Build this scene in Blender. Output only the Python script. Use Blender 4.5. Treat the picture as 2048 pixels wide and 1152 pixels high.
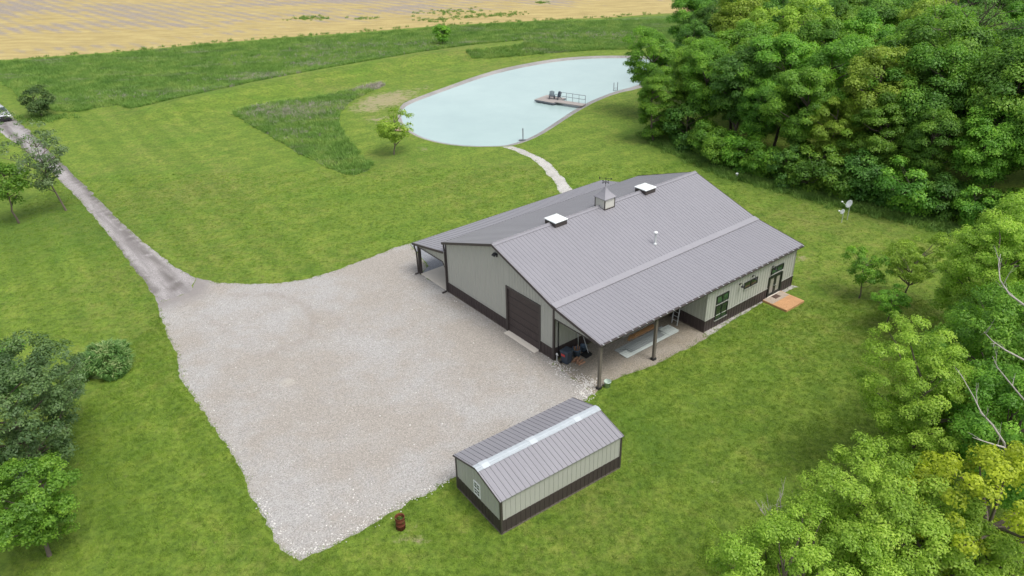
import bpy, bmesh, math, random
import numpy as np
from mathutils import Vector, Matrix, Euler
from mathutils.geometry import delaunay_2d_cdt
for o in list(bpy.data.objects): bpy.data.objects.remove(o)
sc = bpy.context.scene
C = sc.collection
R = math.radians
# ------------------------------------------------------------------ camera
FPX, PITCH, ROLL, CAMH = 1523.468, R(28.799), R(-1.24), 28.0
_R = np.array([1, 0, 0.]); _U = np.array([0, math.sin(PITCH), math.cos(PITCH)]); _F = np.array([0, math.cos(PITCH), -math.sin(PITCH)])
RX = math.cos(ROLL)*_R + math.sin(ROLL)*_U; UP = math.cos(ROLL)*_U - math.sin(ROLL)*_R
cd = bpy.data.cameras.new('camera'); cam = bpy.data.objects.new('camera', cd); C.objects.link(cam)
M = Matrix(((RX[0], UP[0], -_F[0], 0), (RX[1], UP[1], -_F[1], 0), (RX[2], UP[2], -_F[2], CAMH), (0, 0, 0, 1)))
cam.matrix_world = M
cd.sensor_width = 36; cd.lens = FPX/2048*36; cd.clip_end = 3000; cd.clip_start = 0.5
sc.camera = cam
# ------------------------------------------------------------------ light
SUN_EL, SUN_AZ = R(64), R(128)      # azimuth measured clockwise from +Y
w = bpy.data.worlds.new('World'); sc.world = w; w.use_nodes = True
nt = w.node_tree; bg = nt.nodes['Background']
sky = nt.nodes.new('ShaderNodeTexSky'); sky.sky_type = 'NISHITA'; sky.sun_disc = False
sky.sun_elevation = SUN_EL; sky.sun_rotation = SUN_AZ; sky.dust_density = 4; sky.air_density = 1.0; sky.ozone_density = 1
hs = nt.nodes.new('ShaderNodeHueSaturation'); hs.inputs['Saturation'].default_value = 0.35
nt.links.new(sky.outputs[0], hs.inputs['Color']); nt.links.new(hs.outputs[0], bg.inputs[0]); bg.inputs[1].default_value = 0.15
sd = bpy.data.lights.new('sun', 'SUN'); sd.energy = 1.35; sd.angle = R(28); sd.color = (1, .97, .92)
sun = bpy.data.objects.new('sun', sd); C.objects.link(sun)
sdir = Vector((math.sin(SUN_AZ)*math.cos(SUN_EL), math.cos(SUN_AZ)*math.cos(SUN_EL), math.sin(SUN_EL)))
sun.rotation_euler = sdir.to_track_quat('Z', 'Y').to_euler(); sun.location = (0, 0, 60)
sc.view_settings.view_transform = 'Standard'; sc.view_settings.look = 'None'
sc.view_settings.exposure = 0.5; sc.view_settings.gamma = 1
sc.render.engine = 'CYCLES'
# ------------------------------------------------------------------ coordinates
def gp(px, py, z=0.):
    d = _F + RX*(px-1024)/FPX - UP*(py-576)/FPX
    t = (z-CAMH)/d[2]
    return np.array([t*d[0], t*d[1], z])
def seg_dist(x, y, pts):
    best = np.full(np.shape(x), 1e9)
    for (ax, ay), (bx, by) in zip(pts[:-1], pts[1:]):
        dx, dy = bx-ax, by-ay; L = dx*dx+dy*dy
        t = np.clip(((x-ax)*dx+(y-ay)*dy)/L, 0, 1)
        best = np.minimum(best, np.hypot(x-ax-t*dx, y-ay-t*dy))
    return best
BERM = [tuple(gp(a, b, .8)[:2]) for a, b in ((350, 208), (560, 162), (700, 136), (850, 110), (960, 95), (1050, 89))]
def HT(x, y):
    d = seg_dist(np.asarray(x, float), np.asarray(y, float), BERM)
    return 1.15*np.exp(-(d/4.2)**2)
def gh(px, py):
    p = gp(px, py)
    for _ in range(4): p = gp(px, py, float(HT(p[0], p[1])))
    return p
def inpoly(x, y, poly):
    x = np.asarray(x, float); y = np.asarray(y, float); ins = np.zeros(x.shape, bool); n = len(poly)
    for i in range(n):
        x1, y1 = poly[i][:2]; x2, y2 = poly[(i+1) % n][:2]
        c = ((y1 > y) != (y2 > y))
        with np.errstate(divide='ignore', invalid='ignore'):
            ins ^= c & (x < (x2-x1)*(y-y1)/(y2-y1+1e-30)+x1)
    return ins
BX, BY, BT = -4.799, 50.511, R(-51.915)      # barn origin and heading
SX, SY, ST = -.749, 26.366, R(-54.632)       # shed
def fr(x0, y0, t, u, v): return (x0+u*math.cos(t)-v*math.sin(t), y0+u*math.sin(t)+v*math.cos(t))
def bw(u, v): return fr(BX, BY, BT, u, v)
# ------------------------------------------------------------------ tagging / object helpers
def tag(o, label=None, cat=None, group=None, kind=None):
    if label: o['label'] = label
    if cat: o['category'] = cat
    if group: o['group'] = group
    if kind: o['kind'] = kind
    return o
def empty(name, loc, rz=0, scale=1, **k):
    o = bpy.data.objects.new(name, None); C.objects.link(o); o.location = loc; o.rotation_euler = (0, 0, rz)
    o.scale = (scale,)*3 if not hasattr(scale, '__len__') else scale
    o.empty_display_size = .3
    return tag(o, **k)
def link(name, me, m=None, parent=None):
    o = bpy.data.objects.new(name, me); C.objects.link(o)
    if m is not None and not me.materials: me.materials.append(m)
    if parent: o.parent = parent
    return o
class MB:
    def __init__(s): s.v = []; s.f = []; s.n = 0; s.smooth = []
    def add(s, vs, fs, sm=False):
        b = s.n; s.v += [tuple(map(float, p)) for p in vs]; s.f += [tuple(i+b for i in f) for f in fs]; s.smooth += [sm]*len(fs); s.n += len(vs); return s
    def box(s, x0, y0, z0, x1, y1, z1):
        x0, x1 = sorted((x0, x1)); y0, y1 = sorted((y0, y1)); z0, z1 = sorted((z0, z1))
        return s.add([(x0,y0,z0),(x1,y0,z0),(x1,y1,z0),(x0,y1,z0),(x0,y0,z1),(x1,y0,z1),(x1,y1,z1),(x0,y1,z1)],
            [(0,3,2,1),(4,5,6,7),(0,1,5,4),(1,2,6,5),(2,3,7,6),(3,0,4,7)])
    def extr(s, poly, d):            # poly: 3D points, d: extrusion vector
        n = len(poly); a = [Vector(p) for p in poly]; b = [p+Vector(d) for p in a]
        nrm = Vector((0, 0, 0))
        for i in range(n): nrm += a[i].cross(a[(i+1) % n])
        if nrm.dot(Vector(d)) > 0: a, b = [p for p in reversed(a)], [p for p in reversed(b)]
        return s.add(a+b, [tuple(range(n)), tuple(range(2*n-1, n-1, -1))]+[(i, i+n, (i+1) % n+n, (i+1) % n) for i in range(n)])
    def beam(s, p, q, w, h=None, up=(0, 0, 1)):
        h = h or w; p = Vector(p); q = Vector(q); d = (q-p).normalized(); u = Vector(up)
        if abs(d.dot(u)) > .99: u = Vector((1, 0, 0))
        a = d.cross(u).normalized()*w/2; b = a.cross(d).normalized()*h/2
        return s.extr([p-a-b, p+a-b, p+a+b, p-a+b], q-p)
    def tube(s, pts, rad, n=8, cap=True):
        pts = [Vector(p) for p in pts]
        if not hasattr(rad, '__len__'): rad = [rad]*len(pts)
        vs = []; ref = None
        for i, p in enumerate(pts):
            d = (pts[min(i+1, len(pts)-1)]-pts[max(i-1, 0)]).normalized()
            if ref is None: ref = Vector((1, 0, 0)) if abs(d.x) < .9 else Vector((0, 1, 0))
            a = (ref-d*ref.dot(d)).normalized(); b = d.cross(a); ref = a
            for k in range(n):
                t = 2*math.pi*k/n; vs.append(p+(a*math.cos(t)+b*math.sin(t))*rad[i])
        fs = [(i*n+k, i*n+(k+1) % n, (i+1)*n+(k+1) % n, (i+1)*n+k) for i in range(len(pts)-1) for k in range(n)]
        s.add(vs, fs, n > 6)
        if cap: s.add(vs[:n], [tuple(range(n-1, -1, -1))]); s.add(vs[-n:], [tuple(range(n))])
        return s
    def lathe(s, prof, c=(0, 0, 0), n=20, ax=None):    # prof: (r,z)
        vs = [(c[0]+r*math.cos(2*math.pi*k/n), c[1]+r*math.sin(2*math.pi*k/n), c[2]+z) for r, z in prof for k in range(n)]
        fs = [(i*n+k, i*n+(k+1) % n, (i+1)*n+(k+1) % n, (i+1)*n+k) for i in range(len(prof)-1) for k in range(n)]
        return s.add(vs, fs, True)
    def mesh(s, name):
        me = bpy.data.meshes.new(name); me.from_pydata(s.v, [], s.f); me.update()
        if any(s.smooth): me.polygons.foreach_set('use_smooth', s.smooth)
        return me
    def build(s, name, m, parent=None, bevel=0):
        me = s.mesh(name); o = link(name, me, m, parent)
        if bevel:
            b = o.modifiers.new('bevel', 'BEVEL'); b.width = bevel; b.segments = 2; b.limit_method = 'ANGLE'
        return o
# ------------------------------------------------------------------ materials
def srgb(r, g, b):
    f = lambda c: (c/255/12.92 if c/255 <= .04045 else ((c/255+.055)/1.055)**2.4)
    return (f(r), f(g), f(b), 1)
class N:
    def __init__(s, name):
        s.m = bpy.data.materials.new(name); s.m.use_nodes = True; s.t = s.m.node_tree; s.b = s.t.nodes['Principled BSDF']; s.out = s.t.nodes['Material Output']
        s.b.inputs['Roughness'].default_value = .9; s.b.inputs['Specular IOR Level'].default_value = .3
        s._pos = None
    def n(s, typ, **k):
        nd = s.t.nodes.new('ShaderNode'+typ)
        for a, v in k.items(): setattr(nd, a, v)
        return nd
    def l(s, a, b): s.t.links.new(a, b)
    def pos(s):
        if s._pos is None: s._pos = s.n('NewGeometry').outputs['Position']
        return s._pos
    def obj(s): return s.n('TexCoord').outputs['Object']
    def noise(s, scale, detail=4, rough=.55, vec=None, dist=0, out=0):
        nd = s.n('TexNoise'); nd.inputs['Scale'].default_value = scale; nd.inputs['Detail'].default_value = detail
        nd.inputs['Roughness'].default_value = rough; nd.inputs['Distortion'].default_value = dist
        s.l(vec or s.pos(), nd.inputs['Vector']); return nd.outputs[out]
    def ramp(s, fac, stops, interp='LINEAR'):
        nd = s.n('ValToRGB'); e = nd.color_ramp; e.interpolation = interp
        while len(e.elements) < len(stops): e.elements.new(.5)
        for el, (p, c) in zip(e.elements, stops): el.position = p; el.color = c if len(c) == 4 else (*c, 1)
        s.l(fac, nd.inputs[0]); return nd.outputs[0]
    def g(s, fac, lo, hi): return s.ramp(fac, [(lo, (0, 0, 0, 1)), (hi, (1, 1, 1, 1))])
    def mix(s, fac, a, b, mode='MIX'):
        nd = s.n('Mix', data_type='RGBA', blend_type=mode)
        for i, x in ((0, fac), (6, a), (7, b)):
            if hasattr(x, 'is_linked'): s.l(x, nd.inputs[i])
            else: nd.inputs[i].default_value = x
        return nd.outputs[2]
    def math(s, op, a, b=0, c=None):
        nd = s.n('Math', operation=op)
        for i, x in enumerate((a, b, c)):
            if x is None: continue
            if hasattr(x, 'is_linked'): s.l(x, nd.inputs[i])
            else: nd.inputs[i].default_value = x
        return nd.outputs[0]
    def attr(s, name, o='Fac'): nd = s.n('Attribute'); nd.attribute_name = name; return nd.outputs[o]
    def along(s, ang, stretch):
        nd = s.n('Mapping', vector_type='TEXTURE'); nd.inputs['Rotation'].default_value = (0, 0, ang); nd.inputs['Scale'].default_value = (stretch, 1, 1)
        s.l(s.pos(), nd.inputs[0]); return nd.outputs[0]
    def vrot(s, ang, sc=(1, 1, 1)):
        nd = s.n('Mapping'); nd.inputs['Rotation'].default_value = (0, 0, ang); nd.inputs['Scale'].default_value = sc
        s.l(s.pos(), nd.inputs[0]); return nd.outputs[0]
    def bump(s, h, strength=.4, dist=.05):
        nd = s.n('Bump'); nd.inputs['Strength'].default_value = strength; nd.inputs['Distance'].default_value = dist
        s.l(h, nd.inputs['Height']); s.l(nd.outputs[0], s.b.inputs['Normal'])
    def col(s, c):
        if hasattr(c, 'is_linked'): s.l(c, s.b.inputs['Base Color'])
        else: s.b.inputs['Base Color'].default_value = c
        return s
    def set(s, **k):
        for a, v in k.items(): s.b.inputs[a.replace('_', ' ')].default_value = v
        return s
def k3(c, f): return (c[0]*f, c[1]*f, c[2]*f, 1)
def simple(name, c, rough=.6, var=.15, scale=3., metal=0, spec=.4, bump=0):
    s = N(name); a = s.noise(scale, 4, vec=s.obj()); s.col(s.mix(a, k3(c, 1-var), k3(c, 1+var))); s.set(Roughness=rough, Metallic=metal); s.b.inputs['Specular IOR Level'].default_value = spec
    if bump: s.bump(s.noise(scale*6, 3, vec=s.obj()), bump, .02)
    return s.m
def lawn_color(s, blade=False):
    p = s.pos()
    big = s.noise(.05, 4, .6); med = s.noise(.45, 7, .72); fine = s.noise(3.2, 4, .7)
    c = s.ramp(med, [(.3, (.104, .180, .021)), (.5, (.152, .230, .028)), (.7, (.212, .270, .040))])
    # yellow and brownish worn drifts
    brown = s.g(s.math('ADD', s.math('MULTIPLY', big, .6), s.math('MULTIPLY', s.noise(.9, 5, .7), .4)), .50, .64)
    c = s.mix(s.math('MULTIPLY', brown, .5), c, (.215, .200, .065, 1))
    c = s.mix(s.math('MULTIPLY', s.g(s.noise(1.7, 5, .75), .60, .70), .45), c, (.23, .19, .085, 1))
    green = s.g(s.noise(.16, 3, .5), .55, .72)
    c = s.mix(s.math('MULTIPLY', green, .45), c, (.085, .20, .014, 1))
    # mowing bands: the blades lie one way, then the other
    sep = s.n('SeparateXYZ'); s.l(p, sep.inputs[0])
    wob = s.noise(.12, 2)
    def bands(ang, period):
        v = s.vrot(ang); q = s.n('SeparateXYZ'); s.l(v, q.inputs[0])
        t = s.math('ADD', s.math('MULTIPLY', q.outputs[0], 2*math.pi/period), s.math('MULTIPLY', wob, 1.5))
        return s.math('MULTIPLY_ADD', s.math('SINE', t), .5, .5)
    left = s.math('LESS_THAN', s.math('ADD', sep.outputs[0], s.math('MULTIPLY', sep.outputs[1], .62)), 20.0)
    st = s.mix(left, s.mix(0.5, bands(R(52), 2.3), bands(R(52), 5.1)), s.mix(.5, bands(R(-36), 2.4), bands(R(-36), 6.)))
    st = s.g(st, .3, .7)
    c = s.mix(s.math('MULTIPLY', st, s.math('MULTIPLY_ADD', left, .06, .24)), c, (.070, .135, .008, 1))
    c = s.mix(.5, c, s.ramp(fine, [(.33, (.2, .28, .2, 1)), (.52, (1, 1, 1, 1)), (.72, (1.4, 1.3, 1.2, 1))]), 'MULTIPLY')
    c = s.mix(.4, c, s.ramp(s.noise(1.25, 5, .75), [(.37, (.45, .52, .42, 1)), (.52, (1, 1, 1, 1)), (.7, (1.2, 1.15, 1, 1))]), 'MULTIPLY')
    return c
def lawn_mat():
    s = N('lawn_grass'); c = lawn_color(s)
    d = s.attr('dirt'); dm = s.g(s.math('MULTIPLY', d, s.math('MULTIPLY_ADD', s.noise(1.1, 7, .8), 2.4, -.3)), .50, .72)
    c = s.mix(s.math('MULTIPLY', dm, .7), c, (.36, .29, .19, 1))
    dk = s.attr('grass_shade'); c = s.mix(s.math('MULTIPLY', dk, .5), c, (.055, .12, .012, 1))  # darkens the lawn colour where shade under trees is painted in
    s.col(c); s.bump(s.noise(5, 5, .75), .8, .12); return s.m
def meadow_mat():
    s = N('meadow'); med = s.noise(.3, 7, .75)
    c = s.ramp(med, [(.3, (.072, .14, .028)), (.5, (.118, .205, .036)), (.7, (.19, .265, .055))])
    v = s.vrot(R(8), (.10, .35, 1)); pur = s.g(s.noise(1.0, 5, .68, vec=v), .54, .66)
    c = s.mix(s.math('MULTIPLY', pur, .6), c, (.27, .24, .20, 1))
    c = s.mix(.5, c, s.ramp(s.noise(2.6, 4, .7), [(.3, (.3, .35, .3, 1)), (.6, (1, 1, 1, 1))]), 'MULTIPLY')
    s.col(c); s.bump(s.noise(2.5, 5, .8), 1, .3); return s.m
ROWD = math.atan2(*(gp(300, 105)-gp(60, 22))[:2][::-1])
def field_mat():
    s = N('field'); v = s.vrot(R(10), (.3, 1, 1))
    big = s.noise(.045, 8, .74, vec=s.vrot(R(8), (.55, 1, 1)), dist=.5)
    rows = s.n('TexWave', wave_type='BANDS', bands_direction='Y'); rows.inputs['Scale'].default_value = .11; rows.inputs['Distortion'].default_value = .5; rows.inputs['Detail'].default_value = 2
    s.l(s.along(ROWD, 1), rows.inputs[0])
    streak = s.noise(.9, 5, .75, vec=s.vrot(R(6), (.35, 1, 1)))
    straw = s.ramp(s.noise(.5, 5, .7, vec=v), [(.3, (.30, .235, .095)), (.55, (.41, .325, .135)), (.75, (.50, .41, .18))])
    soil = s.ramp(s.noise(1.2, 4, .6), [(.3, (.23, .195, .165)), (.7, (.32, .28, .235))])
    m = s.math('ADD', s.math('MULTIPLY', big, .75), s.math('MULTIPLY', streak, .30))
    m = s.math('ADD', m, s.math('MULTIPLY', rows.outputs['Fac'], .085))
    sep = s.n('SeparateXYZ'); s.l(s.pos(), sep.inputs[0])
    far = s.math('MULTIPLY', s.g(s.math('MULTIPLY', s.math('ADD', sep.outputs[1], s.math('MULTIPLY', sep.outputs[0], .33)), .01), 0, 1), .0)
    near = s.attr('edge')       # wheat straw strip beside the meadow keeps free of soil streaks
    m = s.math('SUBTRACT', m, s.math('MULTIPLY', near, .12))
    c = s.mix(s.g(m, .515, .62), straw, soil)
    c = s.mix(s.math('MULTIPLY', s.g(s.noise(.6, 5, .7), .62, .72), .25), c, (.14, .19, .05, 1))
    s.col(c); s.bump(s.noise(2, 4, .8), .7, .2); return s.m
def gravel_mat(name, base, alt, dark, tint=0, path=False, drive=False):
    s = N(name)
    vo = s.n('TexVoronoi'); vo.inputs['Scale'].default_value = 22; s.l(s.pos(), vo.inputs['Vector'])
    st = s.n('SeparateColor'); s.l(vo.outputs['Color'], st.inputs[0])
    big = s.noise(.13, 4, .6); med = s.noise(.8, 5, .7)
    c = s.mix(s.g(s.math('ADD', s.math('MULTIPLY', big, .7), s.math('MULTIPLY', med, .3)), .44, .58), base, alt)
    c = s.mix(s.math('MULTIPLY', s.g(med, .55, .75), .35), c, dark)
    sp = s.ramp(st.outputs[0], [(0, (.45, .45, .46, 1)), (.25, (.78, .77, .76, 1)), (.6, (1, 1, 1, 1)), (.9, (1.1, 1.1, 1.1, 1)), (.98, (1.5, 1.5, 1.5, 1))])
    c = s.mix(.6, c, sp, 'MULTIPLY')
    f2 = s.noise(9, 3, .8); c = s.mix(.45, c, s.ramp(f2, [(.3, (.6, .6, .6, 1)), (.5, (1, 1, 1, 1)), (.7, (1.15, 1.15, 1.15, 1))]), 'MULTIPLY')
    if drive:
        v = s.vrot(R(-36)); nz = s.noise(.9, 6, .65, vec=s.along(DRV, 9))
        c = s.mix(s.math('MULTIPLY', s.g(nz, .46, .60), .6), c, (.16, .147, .143, 1))
        c = s.mix(s.math('MULTIPLY', s.g(s.attr('track'), .2, .8), .7), c, (.12, .108, .10, 1))
        c = s.mix(s.math('MULTIPLY', s.g(s.noise(.7, 4, .7), .58, .72), .35), c, (.12, .15, .05, 1)) if path else c
    if name == 'gravel_yard':
        c = s.mix(s.math('MULTIPLY', s.attr('rut'), s.math('MULTIPLY', s.g(s.noise(1.5, 3), .3, .6), .6)), c, (.26, .23, .20, 1))
        c = s.mix(s.math('MULTIPLY', s.g(s.math('MULTIPLY', s.attr('stain'), s.math('MULTIPLY_ADD', s.noise(.7, 5, .7), 1.4, .2)), .15, .85), .85), c, (.23, .212, .205, 1))
        c = s.mix(s.math('MULTIPLY', s.g(s.math('MULTIPLY', s.attr('pale'), s.noise(3, 5, .7)), .25, .55), .6), c, (.50, .47, .42, 1))
    s.col(c); s.bump(s.math('ADD', vo.outputs['Distance'], s.noise(25, 2)), .5, .03); return s.m
DRV = math.atan2(*(gp(160, 400)-gp(0, 240))[:2][::-1])
def leaf_mat(name, c0, c1, c2, trans=.35, rough=.5):
    s = N(name); t = s.attr('tint'); oi = s.n('ObjectInfo')
    c = s.ramp(t, [(0, c0), (.5, c1), (1, c2)])
    h = s.n('HueSaturation'); s.l(c, h.inputs['Color'])
    s.l(s.math('MULTIPLY_ADD', oi.outputs['Random'], .014, .497), h.inputs['Hue'])
    s.l(s.math('MULTIPLY_ADD', oi.outputs['Random'], .35, .92), h.inputs['Value'])
    s.l(h.outputs[0], s.b.inputs['Base Color']); s.set(Roughness=rough); s.b.inputs['Specular IOR Level'].default_value = .35
    tr = s.n('BsdfTranslucent'); s.l(s.mix(1, h.outputs[0], (1.15, 1.25, .6, 1), 'MULTIPLY'), tr.inputs[0])
    mx = s.n('MixShader'); mx.inputs[0].default_value = trans; s.l(s.b.outputs[0], mx.inputs[1]); s.l(tr.outputs[0], mx.inputs[2]); s.l(mx.outputs[0], s.out.inputs[0])
    return s.m
def water_mat():
    s = N('pond_water'); n = s.g(s.noise(.06, 5, .65), .3, .7)
    s.col(s.mix(n, (.33, .44, .43, 1), (.39, .505, .49, 1))); s.set(Roughness=.12); s.b.inputs['Specular IOR Level'].default_value = .5; s.b.inputs['IOR'].default_value = 1.33
    s.bump(s.noise(2.2, 4, .6, vec=s.vrot(R(20), (1, 1.8, 1))), .22, .04); return s.m
MT = {}
MT['lawn'] = lawn_mat(); MT['meadow'] = meadow_mat(); MT['field'] = field_mat(); MT['water'] = water_mat()
MT['yard'] = gravel_mat('gravel_yard', (.340, .314, .280, 1), (.375, .365, .350, 1), (.30, .272, .24, 1))
MT['drive'] = gravel_mat('driveway', (.36, .34, .335, 1), (.32, .30, .295, 1), (.25, .23, .225, 1), drive=True)
MT['path'] = gravel_mat('gravel_path', (.50, .49, .46, 1), (.42, .41, .38, 1), (.33, .34, .25, 1))
MT['rim'] = gravel_mat('pond_bank', (.27, .26, .25, 1), (.34, .325, .31, 1), (.19, .19, .14, 1))
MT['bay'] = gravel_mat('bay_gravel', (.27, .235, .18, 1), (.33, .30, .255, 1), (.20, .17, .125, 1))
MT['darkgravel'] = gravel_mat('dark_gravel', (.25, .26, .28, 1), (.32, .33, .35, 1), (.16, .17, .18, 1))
MT['strip'] = gravel_mat('wall_gravel', (.44, .42, .39, 1), (.38, .36, .33, 1), (.28, .26, .22, 1))
def roofmat(name, c, rough):
    s = N(name); n = s.noise(.35, 4, .6, vec=s.obj()); n2 = s.noise(6, 3, .6, vec=s.obj())
    mp_ = s.n('Mapping'); mp_.inputs['Scale'].default_value = (.35, 5, .35); s.l(s.obj(), mp_.inputs[0]); n3 = s.noise(1.0, 5, .7, vec=mp_.outputs[0])
    s.col(s.mix(s.math('MULTIPLY', s.math('ADD', s.math('MULTIPLY', s.math('ADD', n, n2), .5), n3), .5), k3(c, .78), k3(c, 1.2))); s.set(Roughness=rough); s.b.inputs['Specular IOR Level'].default_value = .6
    s.b.inputs['Metallic'].default_value = .15
    return s.m
MT['roof'] = roofmat('roof_metal', (.262, .256, .278), .40)
MT['flash'] = roofmat('roof_flashing', (.31, .303, .325), .38)
MT['trim'] = simple('dark_trim', (.060, .050, .048), .5, .1)
MT['wall'] = simple('beige_siding', (.42, .425, .385), .55, .05, .8)
s = N('brown_siding'); sx_ = s.n('SeparateXYZ'); s.l(s.pos(), sx_.inputs[0])
s.col(s.mix(s.math('MULTIPLY', s.g(s.math('ADD', s.math('MULTIPLY', sx_.outputs[2], -1.6), s.noise(2.5, 5, .7)), .2, .6), .35), (.058, .045, .045, 1), (.22, .18, .14, 1))); s.set(Roughness=.5); MT['wainscot'] = s.m
MT['door'] = simple('brown_door', (.075, .058, .056), .5, .12, 1)
MT['concrete'] = simple('concrete', (.66, .61, .53), .9, .12, .8, bump=.2)
MT['white'] = simple('white_plastic', (.78, .8, .8), .35, .04)
MT['galv'] = simple('galvanised_metal', (.55, .57, .58), .4, .12, 6, metal=.4)
MT['post'] = simple('post_wood', (.15, .13, .11), .8, .2, 5)
MT['black'] = simple('black_metal', (.022, .022, .024), .45, .1)
MT['frame'] = simple('black_window_frame', (.018, .022, .02), .4, .1)
MT['bark'] = simple('bark', (.14, .115, .09), .95, .3, 6, bump=.4)
MT['deadbark'] = simple('dead_bark', (.38, .35, .32), .9, .2, 6)
MT['rock'] = simple('pale_rock', (.64, .62, .59), .9, .15, 4)
MT['grey_wood'] = simple('grey_wood', (.32, .29, .27), .85, .2, 5)
MT['rail'] = simple('grey_metal_rail', (.16, .17, .19), .5, .1)
def glass(name='window_glass', c=(.02, .03, .022)):
    s = N(name); n = s.noise(1.2, 3, vec=s.obj()); s.col(s.mix(s.g(n, .4, .65), (*c, 1), (c[0]*3, c[1]*4.5, c[2]*3, 1))); s.set(Roughness=.06); s.b.inputs['Specular IOR Level'].default_value = .9; return s.m  # green reflections painted as soft blotches in the pane colour
MT['glass'] = glass()
# ------------------------------------------------------------------ ground regions, one constrained triangulation
rnd = random.Random(7)
def dens(poly, step, jit, closed=True):
    """resample a polyline and roughen it, so grass and gravel meet raggedly"""
    out = []; n = len(poly)
    for i in range(n if closed else n-1):
        a = np.array(poly[i][:2]); b = np.array(poly[(i+1) % n][:2]); L = np.linalg.norm(b-a); far = max(1, np.linalg.norm((a+b)/2)/45)
        m = max(1, int(L/(step*far))); nn = np.array([-(b-a)[1], (b-a)[0]])/max(L, 1e-6)
        for k in range(m):
            j = 0 if (k == 0 and jit < .01) else rnd.gauss(0, jit*.6)
            out.append(tuple(a+(b-a)*k/m+nn*j))
    return out
def smooth(poly, it=1):
    for _ in range(it):
        q = []
        for i in range(len(poly)):
            a = np.array(poly[i][:2]); b = np.array(poly[(i+1) % len(poly)][:2]); q += [a*.75+b*.25, a*.25+b*.75]
        poly = q
    return poly
def PX(l, f=gh): return [tuple(f(a, b)[:2]) for a, b in l]
WATER = smooth([tuple(gp(a, b, -.28)[:2]) for a, b in [(1000,292),(940,292),(890,287),(850,277),(825,265),(808,250),(802,235),(803,222),(815,210),(850,196),(900,178),(950,160),(1000,145),(1060,132),(1120,122),(1180,117),(1240,116),(1300,118),(1330,132),(1322,150),(1272,172),(1232,182),(1190,198),(1162,212),(1140,225),(1110,245),(1080,265),(1050,280),(1020,289)]])
RIM = smooth(PX([(1000,296),(940,297),(890,292),(850,283),(820,271),(801,256),(795,238),(797,218),(809,203),(850,187),(900,169),(950,151),(1000,136),(1060,124),(1120,115),(1180,111),(1240,110),(1310,112),(1350,130),(1345,155),(1290,180),(1240,188),(1195,206),(1170,220),(1148,233),(1118,253),(1088,272),(1055,287),(1025,295)], gp))
def _near(p):
    q = min(WATER, key=lambda w_: math.dist(w_, p)); return tuple(np.array(p)+(np.array(q)-np.array(p))*min(.32, max(0, 1-.7/max(.01, math.dist(q, p)))))
RIM = [_near(p) for p in RIM]
FIELD = [(-500, 420), (-500, 40)] + PX([(-1200, 190)]) + PX([(-400, 148), (-50, 124), (0, 120), (100, 113), (200, 106), (300, 98), (400, 88), (560, 75), (700, 66), (800, 57), (900, 50), (1060, 42), (1200, 35), (1325, 27), (1450, 22), (1700, 10)]) + [(300, 160), (500, 200), (500, 420)]
MEADOW = PX([(-50,110),(0,158),(60,212),(110,223),(155,223),(200,216),(232,211),(250,213),(264,218),(300,210),(400,188),(560,154),(700,129),(850,103),(960,88),(1045,81),(1076,85),(1040,90),(990,94),(950,99),(932,108),(945,118),(994,117),(1110,106),(1178,101),(1264,99),(1400,90),(1500,60),(1500,25),(1450,26),(1325,31),(1200,39),(1060,46),(900,55),(700,71),(560,80),(400,93),(200,112),(0,126)])
PATCH = PX([(465,228),(520,210),(560,203),(620,198),(680,187),(730,172),(765,166),(768,172),(740,185),(700,205),(680,225),(675,245),(690,275),(715,305),(740,330),(738,343),(708,351),(680,345),(620,318),(550,280),(500,250)])
ROAD = PX([(-160,80),(0,208),(30,238),(60,262),(105,308),(160,362),(215,417),(270,470),(310,502),(350,535),(392,556),(380,585),(316,606),(300,580),(275,545),(240,500),(200,447),(160,402),(100,342),(40,292),(0,264),(-160,140)], gp)
YARD = PX([(392,556),(430,564),(500,568),(560,567),(620,556),(680,538),(740,515),(790,495),(820,487)], gp) + [bw(-4.7, 1.2), bw(-3.9, 0), bw(0.05, 0.05), bw(12.05, .05), bw(12.3, -.3), bw(16.3, -.5)] + \
    PX([(1185,790),(1165,803),(1143,830),(1050,900),(925,948),(900,958),(871,981),(825,1002),(790,1022),(708,1069),(650,1098),(600,1121),(562,1098),(533,1040),(501,993),(490,952),(457,900),(411,830),(376,783),(355,742),(355,713),(335,672),(317,626),(316,606),(380,585)], gp)
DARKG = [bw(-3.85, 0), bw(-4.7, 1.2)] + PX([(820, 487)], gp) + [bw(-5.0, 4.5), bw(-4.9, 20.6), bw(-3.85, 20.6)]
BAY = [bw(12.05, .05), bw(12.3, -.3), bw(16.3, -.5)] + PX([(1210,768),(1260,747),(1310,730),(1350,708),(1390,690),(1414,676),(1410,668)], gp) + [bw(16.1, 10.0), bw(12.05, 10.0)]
STRIP = [bw(16.05, 10.0)] + PX([(1410,668),(1414,676),(1440,657),(1480,632),(1520,609),(1538,597),(1560,590),(1590,575)], gp) + [bw(16.7, 20.6), bw(16.05, 20.4)]
PATH = PX([(1004,294),(1030,301),(1060,316),(1085,336),(1102,356),(1118,378),(1135,400),(1165,400),(1143,378),(1128,356),(1110,335),(1085,317),(1050,300),(1025,293)], gp)
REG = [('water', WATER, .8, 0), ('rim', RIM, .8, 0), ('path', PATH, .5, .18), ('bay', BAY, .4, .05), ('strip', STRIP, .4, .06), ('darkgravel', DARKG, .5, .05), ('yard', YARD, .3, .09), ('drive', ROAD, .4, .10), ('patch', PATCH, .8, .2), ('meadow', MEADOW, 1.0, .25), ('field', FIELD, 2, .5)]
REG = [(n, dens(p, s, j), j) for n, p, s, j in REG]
bounds = [(-500, 420), (-500, 2), (500, 2), (500, 420)]
vs = []; es = []; reg_poly = {}
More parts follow.
